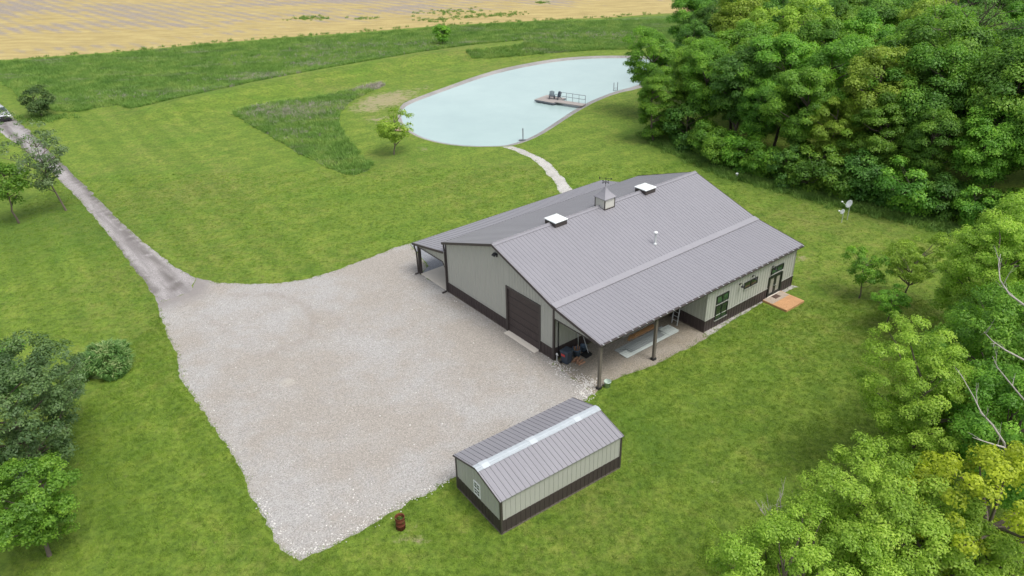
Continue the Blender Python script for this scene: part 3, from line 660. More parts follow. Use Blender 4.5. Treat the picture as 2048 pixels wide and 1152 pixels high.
o = m.build('door_mat', simple('brown_mat', (.10, .065, .05), .95, .3, 20)); o.location = at(16.5, 17.75, .167); o.rotation_euler.z = BT; tag(o, 'brown rectangular door mat on the wooden deck', 'mat')
def thing(name, u, v, z=0, rz=0, **k): return empty(name, at(u, v, z), BT+rz, **k)
# wheelie bin
b_ = thing('trash_bin', 12.75, .45, 0, .15, label='dark blue wheeled trash bin with red sticker at the barn corner', cat='trash bin')
MT['bin'] = simple('bin_plastic', (.045, .06, .085), .5, .1); MT['binred'] = simple('red_sticker', (.5, .05, .05), .5, .1)
m = MB(); s0, s1, h = .22, .31, .95; m.add([(sx*s0, sy*s0, .05) for sx, sy in ((-1,-1),(1,-1),(1,1),(-1,1))]+[(sx*s1, sy*s1, h) for sx, sy in ((-1,-1),(1,-1),(1,1),(-1,1))], [(3,2,1,0),(4,5,6,7),(0,1,5,4),(1,2,6,5),(2,3,7,6),(3,0,4,7)]); m.build('body', MT['bin'], b_, .02)
m = MB(); m.add([(-.34,-.35,h),(.34,-.35,h),(.34,.37,h),(-.34,.37,h),(-.31,-.31,h+.06),(.31,-.31,h+.09),(.31,.33,h+.09),(-.31,.33,h+.06)], [(3,2,1,0),(4,5,6,7),(0,1,5,4),(1,2,6,5),(2,3,7,6),(3,0,4,7)]); m.build('lid', MT['bin'], b_, .015)
m = MB(); m.extr([(-.2, -.303, .62), (.1, -.303, .62), (.1, -.316, .8), (-.2, -.316, .8)], (0, -.006, 0)); m.build('sticker', MT['binred'], b_)
for s_ in (-1, 1): m = MB(); m.tube([(-.24, s_*.27, .1), (-.24, s_*.33, .1)], .1, 12); m.build('wheel', MT['black'], b_)
def tub(u, v, r, h, lab, fill=None, mt=None, grp=None):
    t = thing('plastic_tub', u, v, label=lab, cat='tub'); m = MB(); m.lathe([(0, .0), (r*.8, 0), (r, h), (r*1.08, h), (r*1.08, h-.04), (r*1.02, h-.04)], n=20); m.lathe([(r*.96, h), (r*.76, .04), (0, .04)], n=20); m.build('body', mt or MT['tub'], t)
    for s_ in (-1, 1): m = MB(); m.tube([(s_*r*1.05, -.08, h-.03), (s_*r*1.18, -.05, h), (s_*r*1.18, .05, h), (s_*r*1.05, .08, h-.03)], .015, 6); m.build('handle', mt or MT['tub'], t)
    return t
MT['tub'] = simple('blue_grey_plastic', (.13, .19, .27), .5, .1)
tub(12.55, 1.5, .29, .55, 'larger blue grey tub filled with brown wood scraps beside the trash bin')
tub(12.45, 2.25, .22, .42, 'smaller blue grey tub standing behind the snow shovel')
MT['scrap'] = simple('scrap_wood', (.38, .22, .14), .85, .3, 8)
t = thing('scrap_wood', 12.55, 1.5, .3, label='brown wood offcuts sticking out of the larger blue tub', cat='firewood')
for k in range(7): m = MB(); a = k*.9; m.beam((.1*math.cos(a), .1*math.sin(a), -.2), (.2*math.cos(a+.3), .2*math.sin(a+.3), .32+.05*(k % 3)), .06, .04); m.build('stick', MT['scrap'], t)
t = thing('firewood_pile', 13.05, 1.05, 0, .4, label='small pile of split logs on the gravel beside the trash bin', cat='firewood')
for k, (a, b, z, r) in enumerate([(-.2, 0, .06, 0), (-.05, .03, .06, .2), (.12, -.02, .06, -.15), (.28, .05, .06, .1), (-.1, .0, .17, .15), (.1, .05, .17, -.1), (.42, -.1, .05, .5)]):
    m = MB(); m.tube([(a-.22*math.sin(r)-0, b-.25, z), (a+.22*math.sin(r), b+.25, z)], .06, 6); m.build('log', MT['scrap'], t)
def shovel(name, u, v, base, top, lab, snow=False):
    t = thing(name, u, v, label=lab, cat='shovel'); B0 = Vector(base); T0 = Vector(top)
    m = MB(); m.tube([B0, T0], .022, 8); m.build('handle', MT['galv'], t)
    m = MB()
    if snow: m.add([(-.3,-.28,.02),(.3,-.28,.02),(.3,.22,.06),(-.3,.22,.06),(-.3,-.28,.05),(.3,-.28,.05),(.28,.2,.12),(-.28,.2,.12),(-.28,.25,.22),(.28,.25,.22),(-.28,.22,.24),(.28,.22,.24)], [(3,2,1,0),(4,5,6,7),(0,1,5,4),(1,2,6,5),(3,0,4,7),(7,6,9,8),(2,3,8,9),(8,9,11,10)])
    else: m.add([(-.12,-.02,.35),(.12,-.02,.35),(.12,0,.1),(0,.0,0),(-.12,0,.1),(-.12,.02,.35),(.12,.02,.35),(.12,.02,.1),(0,.02,0),(-.12,.02,.1)], [(0,4,3,2,1),(5,6,7,8,9),(0,1,6,5),(1,2,7,6),(2,3,8,7),(3,4,9,8),(4,0,5,9)])
    m.build('blade', MT['black'], t)
    m = MB(); a = Vector((.07, 0, 0)); m.tube([T0-a, T0+a], .02, 6); m.build('grip', MT['black'], t)
shovel('snow_shovel', 12.95, 2.0, (0, .2, .1), (-.75, .25, 1.4), 'black snow shovel leaning against the dark wainscot behind the tubs', True)
shovel('garden_shovel', 12.3, 1.9, (0, 0, .3), (-.18, .1, 1.55), 'long handled shovel leaning on the barn wall between the tubs')
t = thing('water_hydrant', 12.2, .1, label='short pale yard hydrant at the foot of the barn corner', cat='hydrant')
m = MB(); m.tube([(0, 0, 0), (0, 0, .5)], .025, 8); m.box(-.05, -.04, .48, .05, .04, .6); m.beam((.05, 0, .55), (.12, 0, .48), .03); m.build('pipe', MT['white'], t)
t = thing('plastic_bucket', 16.28, .62, label='pale green plastic bucket behind the front corner post', cat='bucket'); MT['bucket'] = simple('pale_green_plastic', (.50, .60, .52), .45, .08)
m = MB(); m.lathe([(0, 0), (.17, 0), (.22, .42), (.235, .42), (.235, .36), (.215, .36)], n=20); m.lathe([(.205, .42), (.16, .03), (0, .03)], n=20); m.build('body', MT['bucket'], t)
m = MB(); m.tube([(-.23, 0, .38), (-.2, .12, .42), (0, .22, .44), (.2, .12, .42), (.23, 0, .38)], .01, 6); m.build('handle', MT['galv'], t)
MT['sheet'] = simple('translucent_sheet', (.34, .37, .37), .35, .15, 1.2, spec=.5); MT['sheetw'] = simple('white_sheet', (.62, .67, .64), .35, .06, 2)
def rsheet(u0, u1, v0, v1, z, mt, lab, rz=0):
    t = MB(); w2 = u1-u0; n = int(w2/.15)
    t.box(0, 0, 0, w2, v1-v0, .012)
    for k in range(n+1): t.box(k*w2/n-.012, 0, .012, k*w2/n+.012, v1-v0, .034)
    o = t.build('roofing_sheet', mt); o.location = at(u0, v0, z); o.rotation_euler.z = BT+rz; tag(o, lab, 'roofing sheet', 'corrugated roofing sheets lying in the open bay'); return o
rsheet(13.75, 14.72, 3.8, 8.45, .02, MT['sheet'], 'long grey translucent corrugated sheet lying on the bay gravel, nearest the barn wall')
rsheet(14.28, 14.98, 3.72, 8.75, .065, MT['sheetw'], 'pale ribbed sheet along the outer edge of the sheets lying in the bay')
rsheet(14.02, 14.94, 7.85, 8.85, .115, MT['sheetw'], 'short white piece on the far end of the sheets lying in the bay')
rsheet(14.2, 14.75, 4.35, 7.6, .16, MT['sheet'], 'grey ribbed sheet on top of the middle of the stack of sheets in the bay')
MT['lumber'] = simple('lumber', (.46, .26, .12), .75, .2, 4)
for k, (u, v, l, z, a, lab) in enumerate([(13.45, 5.75, 2.3, 0, 0, 'long orange plank on the bottom of the lumber pile nearest the roofing sheets'), (13.28, 5.95, 2.2, 0, .03, 'orange plank on the bottom of the lumber pile nearest the barn wall'), (13.36, 6.1, 1.9, .06, -.04, 'orange plank lying on top of the lumber pile in the bay'), (13.5, 5.4, .7, 0, .5, 'short offcut lying askew at the near end of the lumber pile')]):
    m = MB(); m.box(-.09, 0, 0, .09, l, .05); o = m.build('plank', MT['lumber']); o.location = at(u, v, z); o.rotation_euler.z = BT+a; tag(o, lab, 'plank', 'planks stacked in the open bay')
for k, (u, z, lab) in enumerate([(12.95, 0, 'grey metal trim length lying closest to the planks in the bay'), (12.8, 0, 'grey metal trim length in the middle of the three by the planks'), (12.65, 0, 'grey metal trim length closest to the barn side wall')]):
    m = MB(); m.extr([(-.05, 0, 0), (.05, 0, 0), (.05, 0, .07), (.03, 0, .07), (.03, 0, .02), (-.03, 0, .02), (-.03, 0, .07), (-.05, 0, .07)], (0, 3.2, 0)); o = m.build('metal_trim_length', MT['galv']); o.location = at(u, 5.4+k*.1, z); o.rotation_euler.z = BT; tag(o, lab, 'trim length', 'metal trim lengths lying in the bay')
t = thing('ladder', 14.0, 9.35, 0, 0, label='aluminium ladder leaning on the dark wall at the back of the bay', cat='ladder')
tp = Vector((-.85, .58, 2.3))
for s_ in (-.24, .24): m = MB(); m.beam((s_+.1, 0, 0), (s_+.1+tp.x*.3, tp.y, tp.z), .05, .08); m.build('rail', MT['galv'], t)
for k in range(1, 8): m = MB(); q = k/8; m.beam((-.24+.1+tp.x*.3*q, tp.y*q, tp.z*q), (.24+.1+tp.x*.3*q, tp.y*q, tp.z*q), .035); m.build('rung', MT['galv'], t)
# ------------------------------------------------------------------ rust barrel, dishes, pvc
p = gp(802, 1056); t = empty('burn_barrel', p, 0, label='open rusty steel burn barrel with weeds inside on the grass', cat='barrel')
s = N('rust'); s.col(s.ramp(s.noise(6, 5, .7, vec=s.obj()), [(.3, (.10, .028, .016)), (.55, (.16, .045, .025)), (.75, (.20, .075, .04))])); MT['rust'] = s.m
m = MB(); t.scale = (.84, .84, .84); r = .27; m.lathe([(0, .02), (r, .02), (r, .3), (r+.015, .31), (r, .33), (r, .6), (r+.015, .61), (r, .63), (r, .88), (r+.02, .9), (r-.01, .9), (r-.015, .85), (r-.015, .5), (0, .5)], n=28); m.build('drum', MT['rust'], t)
def leaves_mesh(name, P, Nn, L, tint, rng, asp=.62, droop=.0):
    """one diamond leaf (two folded triangles) per point"""
    n = len(P); Nn = Nn/np.maximum(np.linalg.norm(Nn, axis=1, keepdims=True), 1e-6)
    r = rng.normal(size=(n, 3)); t = np.cross(Nn, r); t /= np.maximum(np.linalg.norm(t, axis=1, keepdims=True), 1e-6); t[:, 2] -= droop; t /= np.linalg.norm(t, axis=1, keepdims=True); b = np.cross(Nn, t)
    L = (L*rng.uniform(.7, 1.3, n))[:, None]
    v = np.empty((n, 4, 3)); v[:, 0] = P-t*L*.5; v[:, 1] = P+b*L*asp*.5+Nn*L*.08; v[:, 2] = P+t*L*.55; v[:, 3] = P-b*L*asp*.5+Nn*L*.08
    me = bpy.data.meshes.new(name); me.vertices.add(4*n); me.vertices.foreach_set('co', v.astype(np.float32).ravel())
    me.loops.add(4*n); me.loops.foreach_set('vertex_index', np.arange(4*n, dtype=np.int32)); me.polygons.add(n); me.polygons.foreach_set('loop_start', np.arange(0, 4*n, 4, dtype=np.int32))
    try: me.polygons.foreach_set('loop_total', np.full(n, 4, np.int32))
    except Exception: pass
    me.update(calc_edges=True); vert_attr(me, 'tint', np.repeat(np.clip(tint, 0, 1), 4)); return me
MT['weed'] = leaf_mat('weed_leaf', (.05, .11, .02, 1), (.08, .17, .03, 1), (.13, .24, .04, 1))
rng = np.random.default_rng(3)
P = np.stack([rng.normal(0, .12, 140), rng.normal(0, .12, 140), rng.uniform(.5, .8, 140)], 1); link('weeds', leaves_mesh('weeds', P, rng.normal(size=(140, 3))+[0, 0, 1], .12, rng.uniform(0, 1, 140), rng), MT['weed'], t)
def dish(px, py, h, r, lab, azr, arm):
    q = gp(px, py); t = empty('satellite_dish', q, azr, label=lab, cat='satellite dish', group='satellite dishes on poles behind the barn'); m = MB(); m.tube([(0, 0, 0), (0, 0, h)], .03, 8); m.build('pole', MT['galv'], t)
    ax = Vector((-1, 0, .45)).normalized(); a = ax.orthogonal().normalized(); b = ax.cross(a); c = Vector((0, 0, h))+ax*.1
    m = MB(); vs_ = []; nn = 24
    rings = [(0, 0), (.35, .02), (.7, .08), (1, .17), (1.02, .15), (.7, .05), (0, -.03)]
    for rr_, d in rings: vs_ += [c+(a*math.cos(2*math.pi*k/nn)*.9+b*math.sin(2*math.pi*k/nn))*rr_*r+ax*d*r for k in range(nn)]
    m.add(vs_, [(i*nn+k, i*nn+(k+1) % nn, (i+1)*nn+(k+1) % nn, (i+1)*nn+k) for i in range(len(rings)-1) for k in range(nn)], True); m.build('reflector', MT['white'], t)
    m = MB(); lowp = c-Vector((0, 0, r*.9)); e = c+ax*r*arm+Vector((0, 0, -.05)); m.beam(lowp, e, .04); f_ = m.build('arm', MT['galv'], t)
    m = MB(); m.tube([e-ax*.06, e+ax*.08], .06, 10); m.build('receiver', MT['white'], f_)
dish(1694, 440, 1.5, .38, 'larger white satellite dish on the taller pole by the wood', R(8), 2.1); dish(1683, 445, 1.0, .25, 'smaller white satellite dish on the shorter pole by the wood', R(8), 1.5)
p = gp(1473, 357); t = empty('vent_stub', p, 0, label='white plastic pipe standing upright in the lawn behind the barn', cat='pipe'); m = MB(); m.lathe([(0, 0), (.11, 0), (.11, .42), (.135, .43), (.135, .58), (.10, .6), (0, .6)], n=16); m.build('pipe', MT['white'], t)
# ------------------------------------------------------------------ dock
zd = .10
A = gp(1069, 199, zd); B = gp(1108, 206, zd); D_ = gp(1083, 191.5, zd); ux = (B-A)[:2]; lx = np.linalg.norm(ux); ang = math.atan2(ux[1], ux[0]); dk = empty('dock', (A[0], A[1], 0), ang, label='grey floating dock with a railed gangway to the right bank of the pond', cat='dock')
wd_ = 3.0
m = MB()
for k in range(int(lx/.15)): m.box(k*.15, 0, zd-.04, k*.15+.138, wd_, zd)
m.build('platform', MT['grey_wood'], dk)
m = MB(); m.box(0, -.02, zd-.2, lx, .04, zd-.045); m.box(0, wd_-.04, zd-.2, lx, wd_+.02, zd-.045); m.box(0, .04, zd-.2, .06, wd_-.04, zd-.045); m.box(lx-.06, .04, zd-.2, lx, wd_-.04, zd-.045)
m.build('frame', MT['rail'], dk)
for k in range(4):
    m = MB(); x = .4+k*(lx-.8)/3; m.box(x-.25, .15, -.66, x+.25, wd_-.15, zd-.2); m.build('float', MT['rail'], dk)
E_ = gp(1163, 212.5, .05); e2 = E_[:2]-A[:2]; ex = e2[0]*math.cos(-ang)-e2[1]*math.sin(-ang); ey = e2[0]*math.sin(-ang)+e2[1]*math.cos(-ang)
g0 = Vector((lx-.1, 1.0, zd-.0)); g1 = Vector((ex, ey+.6, .05)); gd_ = (g1-g0).normalized(); gn = Vector((-gd_.y, gd_.x, 0)).normalized()
m = MB(); m.beam(g0, g1, 1.2, .12); gw = m.build('gangway', MT['grey_wood'], dk)
m = MB()
for k in range(5):
    q = g0+(g1-g0)*(k/4*.96+.02)+gn*.57; m.tube([q, q+Vector((0, 0, 1.15))], .03, 6)
for h_ in (.6, 1.13): m.tube([g0+(g1-g0)*.02+gn*.57+Vector((0, 0, h_)), g0+(g1-g0)*.98+gn*.57+Vector((0, 0, h_))], .03, 6)
m.build('railing', MT['rail'], gw)
def chair(x, y, rz, lab):
    w0 = fr(A[0], A[1], ang, x, y); t = empty('dock_chair', (w0[0], w0[1], zd), ang+rz, label=lab, cat='chair', group='chairs on the dock'); c = MT['bin']
    m = MB(); m.extr([(-.3, -.3, .36), (.3, -.3, .36), (.28, .25, .26), (-.28, .25, .26)], (0, 0, .04)); m.build('seat', c, t)
    m = MB()
    for k in range(5): m.beam((-.24+k*.12, .22, .26), (-.28+k*.14, .48, 1.02-abs(k-2)*.05), .1, .025, up=(0, 1, 0))
    m.build('backrest', c, t)
    for s_ in (-1, 1):
        m = MB(); m.box(s_*.32-.05, -.36, .56, s_*.32+.05, .32, .59); m.build('armrest', c, t)
        m = MB(); m.box(s_*.32-.03, -.3, 0, s_*.32+.03, -.22, .56); m.build('leg', c, t)
        m = MB(); m.beam((s_*.32, .2, .3), (s_*.32, .5, 0), .05); m.build('leg', c, t)
chair(lx-1.5, 1.6, .5, 'left one of two dark garden chairs on the dock'); chair(lx-.7, 1.9, -.2, 'right one of two dark garden chairs on the dock, nearest the gangway')
p = gp(1046, 279, -.1); t = empty('pond_post', p, 0, label='dark post with a short base standing at the near bank of the pond', cat='post'); m = MB(); m.tube([(0, 0, -.3), (0, 0, 1.35)], .06, 8); m.build('pole', MT['rail'], t); m = MB(); m.box(-.5, -.12, -.1, .35, .12, .0); m.build('base', MT['rail'], t)
p = gp(1231, 183, -.4); t = empty('pond_ladder', p, .2, label='small metal ladder with two upright rails at the far right bank', cat='ladder')
for s_ in (-.28, .28): m = MB(); m.tube([(s_, 0, -.3), (s_, 0, 1.3)], .045, 8); m.build('rail', MT['rail'], t)
for z in (-.1, .2, .5): m = MB(); m.tube([(-.28, 0, z), (.28, 0, z)], .03, 6); m.build('rung', MT['rail'], t)
p = gp(803, 261); t = empty('wooden_step', p, R(-20), label='pale pink wooden step at the left bank behind the lone tree', cat='step'); MT['pinkwood'] = simple('pinkish_wood', (.55, .36, .28), .8, .1)
m = MB()
for k in range(4): m.box(-.8, -.5+k*.26, .1, .8, -.5+k*.26+.24, .16)
m.build('boards', MT['pinkwood'], t); m = MB(); m.box(-.78, -.48, -.2, -.68, .5, .1); m.box(.68, -.48, -.2, .78, .5, .1); m.build('bearer', MT['pinkwood'], t)
# ------------------------------------------------------------------ car at the left edge of the frame
a = gp(0, 236); b = gp(120, 344); ca = math.atan2(b[1]-a[1], b[0]-a[0]); pc = gp(8, 250); q = (pc[0]-2.35*math.cos(ca)-.2, pc[1]-2.35*math.sin(ca)+.95, 0)
q = (q[0]-.55*math.cos(ca), q[1]-.55*math.sin(ca), 0)
car = empty('parked_car', q, ca, label='silver grey car on the gravel driveway, cut by the left edge of the photo', cat='car'); MT['paint'] = simple('silver_paint', (.55, .56, .58), .25, .04, metal=.5, spec=.6)
prof = [(-2.25,.35),(-2.3,.7),(-2.2,.98),(-1.9,1.05),(-1.35,1.45),(.25,1.48),(1.05,1.02),(2.0,.9),(2.3,.7),(2.33,.35)]
m = MB(); vs_ = []
for s_, k_ in ((-.88, 1), (.88, 1)):
    for x, z in prof: vs_.append((x, s_*(1 if z < 1.06 else .78), z))
n_ = len(prof); m.add(vs_, [tuple(range(n_)), tuple(range(2*n_-1, n_-1, -1))]+[(i, i+n_, (i+1) % n_+n_, (i+1) % n_) for i in range(n_)]); m.build('body', MT['paint'], car, .06)
m = MB(); m.extr([(.3, -.66, 1.485), (1.02, -.8, 1.075), (1.02, .8, 1.075), (.3, .66, 1.485)], (.02, 0, .02)); m.build('windscreen', MT['glass'], car)
for s_ in (-1, 1):
    m = MB(); m.extr([(-1.7, s_*.88, 1.1), (.85, s_*.88, 1.1), (.2, s_*.72, 1.42), (-1.3, s_*.72, 1.42)], (0, s_*.02, 0)); m.build('side_window', MT['glass'], car)
    m = MB(); m.box(2.2, s_*.55, .66, 2.335, s_*.85, .8); m.build('headlight', MT['white'], car)
    for x in (-1.45, 1.45):
        m = MB(); m.tube([(x, s_*.7, .33), (x, s_*.92, .33)], .33, 18); wh = m.build('wheel', MT['black'], car); m = MB(); m.tube([(x, s_*.921, .33), (x, s_*.93, .33)], .2, 14); m.build('rim', MT['galv'], wh)
m = MB(); m.box(2.25, -.86, .22, 2.42, .86, .55); m.build('bumper', MT['black'], car)
m = MB(); m.box(2.28, -.45, .58, 2.36, .45, .76); m.build('grille', MT['black'], car)
# ------------------------------------------------------------------ trees
def unit(v): return v/np.maximum(np.linalg.norm(v, axis=-1, keepdims=True), 1e-6)
def grow(rng, base, tip, n=6, wob=.06):
    base = np.array(base, float); tip = np.array(tip, float); L = np.linalg.norm(tip-base); pts = []
    off = rng.normal(0, wob*L, (n+1, 3)); off[0] = 0; off[-1] = 0
    off = np.cumsum(off*.4, 0); off -= np.linspace(0, 1, n+1)[:, None]*off[-1]
    return [tuple(base+(tip-base)*k/n+off[k]) for k in range(n+1)]
def tree_meshes(name, seed, H, Rc, z0, npuff, pr, nleaf, L, tr=.16, flat=1., lobes=5, fill=.35, up=.55, twigs=False, shell=.5, spread=.35, droop=0.):
    """crown: leaf clusters spread over an uneven, lobed volume; trunk: tapered stem with limbs reaching into the clusters"""
    rng = np.random.default_rng(seed); zc = (z0+H)/2; hz = (H-z0)/2*flat
    lob = unit(rng.normal(size=(lobes, 3))); la = rng.uniform(.15, .42, lobes)
    cs = []; tries = 0
    while len(cs) < npuff and tries < npuff*60:
        tries += 1
        d = unit(rng.normal(size=3)); 
        rr = 1-.30+sum(a*max(0, d@l)**3 for a, l in zip(la, lob)); rr *= rng.uniform(.9, 1.05)
        q = rr*(rng.uniform(fill, 1)**.5 if rng.random() < .45 else rng.uniform(.86, 1))
        c = np.array([d[0]*Rc*q, d[1]*Rc*q, zc+d[2]*hz*q])
        if d[2] < -.2: c[:2] *= .8
        if all(np.linalg.norm(c-o) > pr*shell for o, _ in cs): cs.append((c, rng.uniform(.65, 1.25)*pr))
    P = []; Nn = []; T = []
    for c, r in cs:
        n = int(nleaf*(r/pr)**2); d = unit(rng.normal(size=(n, 3))); d[:, 2] = np.where(d[:, 2] < -.35, -d[:, 2]*rng.uniform(.2, 1, n), d[:, 2])
        q = rng.uniform(.45, 1.0, n)**.6; sq = np.array([1, 1, .72]); s_ = c+d*q[:, None]*r*sq
        s_ += rng.normal(0, r*.10, s_.shape)
        P.append(s_); Nn.append(d*1.0+unit(rng.normal(size=(n, 3)))*.6+np.array([0, 0, up])+unit(c-np.array([0, 0, zc]))*.3)
        T.append(np.full(n, rng.uniform(.1, .72))+rng.normal(0, .14, n)+.16*rng.random()*(q > .8))
    P = np.concatenate(P); Nn = np.concatenate(Nn); T = np.concatenate(T)
    cm = leaves_mesh(name+'_crown', P, Nn, L, T, rng, droop=droop)
    m = MB(); top = np.array([rng.normal(0, Rc*.12), rng.normal(0, Rc*.12), zc+hz*.55]); st = grow(rng, (0, 0, -.1), top, 8, .035)
    m.tube(st, [tr*(1.15 if k == 0 else 1)*(1-k/9.5) for k in range(9)], 8)
    sts = np.array(st); idx = rng.permutation(len(cs))[:min(len(cs), 26)]
    for i in idx:
        c, r = cs[i]; zz = max(z0*.75, min(c[2]-np.linalg.norm(c[:2])*.7, top[2]*.95)); k = np.argmin(abs(sts[:, 2]-zz)); k = min(max(k, 2), 7)
        m.tube(grow(rng, st[k], c+np.array([0, 0, -.1*r]), 4, .08), [tr*.42, tr*.34, tr*.26, tr*.17, tr*.07], 5, cap=False)
    return cm, m.mesh(name+'_trunk')
LM = {
 'wood': leaf_mat('leaf_wood', (.068, .165, .022, 1), (.130, .275, .032, 1), (.26, .43, .050, 1), .42),
 'mid': leaf_mat('leaf_mid', (.090, .20, .024, 1), (.165, .325, .036, 1), (.30, .48, .058, 1), .45),
 'bright': leaf_mat('leaf_bright', (.17, .27, .030, 1), (.27, .40, .045, 1), (.42, .54, .080, 1), .42),
 'yellow': leaf_mat('leaf_yellow', (.25, .33, .020, 1), (.40, .49, .03, 1), (.56, .64, .05, 1), .42),
 'blue': leaf_mat('leaf_bluegreen', (.10, .16, .075, 1), (.18, .26, .12, 1), (.30, .39, .19, 1), .38),
 'dark': leaf_mat('leaf_dark', (.052, .135, .022, 1), (.10, .225, .034, 1), (.19, .35, .05, 1), .4),
 'dusky': leaf_mat('leaf_dusky', (.060, .115, .040, 1), (.105, .185, .060, 1), (.19, .29, .095, 1), .35),
 'bush': leaf_mat('leaf_bush', (.040, .075, .020, 1), (.070, .120, .030, 1), (.13, .18, .045, 1), .3)}
PROTO = {}
def proto(key, mat, *a, **k):
    cm, tm = tree_meshes(key, *a, **k); cm.materials.append(LM[mat]); tm.materials.append(MT['bark']); PROTO[key] = (cm, tm)
def place(key, x, y, rz, s, label, cat='tree', group=None, name='tree', z=0):
    t = empty(name, (x, y, z), rz, s, label=label, cat=cat, group=group); cm, tm = PROTO[key]
    link('crown', cm, None, t); link('trunk', tm, None, t); return t
#        key mat   seed H  Rc  z0 npuff pr  nleaf L
proto('w1', 'wood', 1, 15, 4.6, 2.5, 125, 1.0, 340, .225, .22)
proto('w2', 'mid', 2, 14, 4.2, 2.5, 115, .95, 340, .225, .2)
proto('w3', 'wood', 3, 16, 5.0, 3.0, 140, 1.05, 340, .225, .24)
proto('w4', 'mid', 4, 13, 4.0, 2.0, 105, .9, 330, .22, .2)
proto('w5', 'dark', 5, 15, 4.4, 2.5, 115, 1.0, 340, .225, .22)
proto('w6', 'bright', 6, 14, 3.8, 3.0, 100, .9, 330, .22, .2)
proto('s1', 'wood', 11, 4.2, 2.3, -.3, 42, .75, 230, .21, .08, lobes=6)
proto('s2', 'mid', 12, 3.6, 2.1, -.3, 36, .72, 230, .21, .08, lobes=6)
proto('s3', 'dark', 13, 4.6, 2.2, -.3, 40, .8, 230, .21, .08, lobes=6)
rng = np.random.default_rng(21)
EDGE = [(1292, 265), (1330, 292), (1450, 347), (1600, 388), (1720, 418), (1850, 448), (1965, 474), (2100, 500)]
ew = PX(EDGE, gp)
def along(poly, d):
    for (ax, ay), (bx, by) in zip(poly[:-1], poly[1:]):
        L = math.hypot(bx-ax, by-ay)
        if d <= L: return np.array([ax+(bx-ax)*d/L, ay+(by-ay)*d/L]), np.array([bx-ax, by-ay])/L
        d -= L
    return None, None
tot = sum(math.dist(a, b) for a, b in zip(ew[:-1], ew[1:]))
ORD = ['nearest the pond', 'second', 'third', 'fourth', 'fifth', 'sixth', 'seventh', 'eighth', 'ninth', 'tenth', 'eleventh', 'twelfth', 'thirteenth', 'fourteenth', 'fifteenth', 'sixteenth', 'seventeenth', 'eighteenth', 'nineteenth', 'twentieth', 'twenty-first', 'twenty-second', 'twenty-third', 'twenty-fourth', 'twenty-fifth', 'twenty-sixth', 'twenty-seventh', 'twenty-eighth', 'twenty-ninth', 'thirtieth', 'thirty-first', 'thirty-second', 'thirty-third', 'thirty-fourth']
def olab(i, what):
    return f'{what}, the one nearest the pond' if i == 0 else f'{what}, {ORD[i]} from the pond'
d = 1.0; i = 0
while True:
    p, t = along(ew, d)
    if p is None: break
    nrm = np.array([-t[1], t[0]]); q = p+nrm*rng.uniform(1.2, 2.2)
    place(['s1', 's2', 's3'][int(rng.integers(3))], q[0], q[1], rng.uniform(0, 6.28), rng.uniform(.75, 1.15), olab(i, 'low leafy shrub in the front row along the wood'), 'shrub', 'shrubs along the edge of the wood', 'shrub')
    d += rng.uniform(2.2, 3.0); i += 1
# rows of trees
placed = []
def ok(x, y, r=3.6): return all((x-a)**2+(y-b)**2 > r*r for a, b in placed)
for row, (off, step, keys, sc0, what) in enumerate([(4.2, 4.6, ['w4', 'w2', 'w1', 'w5', 'w6'], (.62, .88), 'broad green tree in the first row of the wood'), (8.6, 5.6, ['w1', 'w2', 'w3', 'w6'], (.85, 1.05), 'tall green tree in the second row of the wood')]):
    d = 2.2+row*2; i = 0
    while True:
        p, t = along(ew, d)
        if p is None: break
        nrm = np.array([-t[1], t[0]]); q = p+nrm*(off+rng.uniform(-.8, .8)); placed.append(tuple(q))
        place(keys[int(rng.integers(len(keys)))], q[0], q[1], rng.uniform(0, 6.28), rng.uniform(*sc0), olab(i, what), group='trees in the front rows of the wood')
        d += step*rng.uniform(.85, 1.15); i += 1
back = PX([(1292, 265), (1335, 215), (1400, 150), (1490, 90), (1570, 45), (1640, 10)], gp)
wood = ew+[(110, 60), (125, 120), (110, 165)]+back[::-1]
for xx in np.arange(10, 112, 6.2):
    for yy in np.arange(50, 165, 6.2):
        x = xx+rng.uniform(-1.8, 1.8); y = yy+rng.uniform(-1.8, 1.8)
        if inpoly(np.array([x]), np.array([y]), wood)[0] and ok(x, y, 4.6) and seg_dist(np.array([x]), np.array([y]), ew)[0] > 10 and x < y*.74+10 and y < 150:
            placed.append((x, y)); s = rng.uniform(.85, 1.12)
            if seg_dist(np.array([x]), np.array([y]), back)[0] < 3: s *= .8
            place(['w1', 'w2', 'w3', 'w4', 'w5', 'w6'][int(rng.integers(6))], x, y, rng.uniform(0, 6.28), s, 'green tree in the dense wood behind the front rows', group='trees deep in the wood')
for k, (px, py, s, lab) in enumerate([(1308, 150, .80, 'green tree at the pond end of the wood, overhanging the water'), (1312, 215, .62, 'smaller green tree below the one overhanging the pond'), (1385, 85, .85, 'green tree at the back corner of the wood beyond the pond')]):
    q = gp(px, py, 6.5*s); place(['w2', 'w4', 'w1'][k], q[0], q[1], k*1.3, s, lab)
# ---- named single trees: crown centre (px,py) seen at height zc
def at_crown(key, px, py, zc, s, lab, rz=0., **k):
    q = gp(px, py, zc); return place(key, q[0], q[1], rz, s, lab, **k)
def at_base(key, px, py, s, lab, rz=0., **k):
    q = gh(px, py); return place(key, q[0], q[1], rz, s, lab, z=q[2], **k)
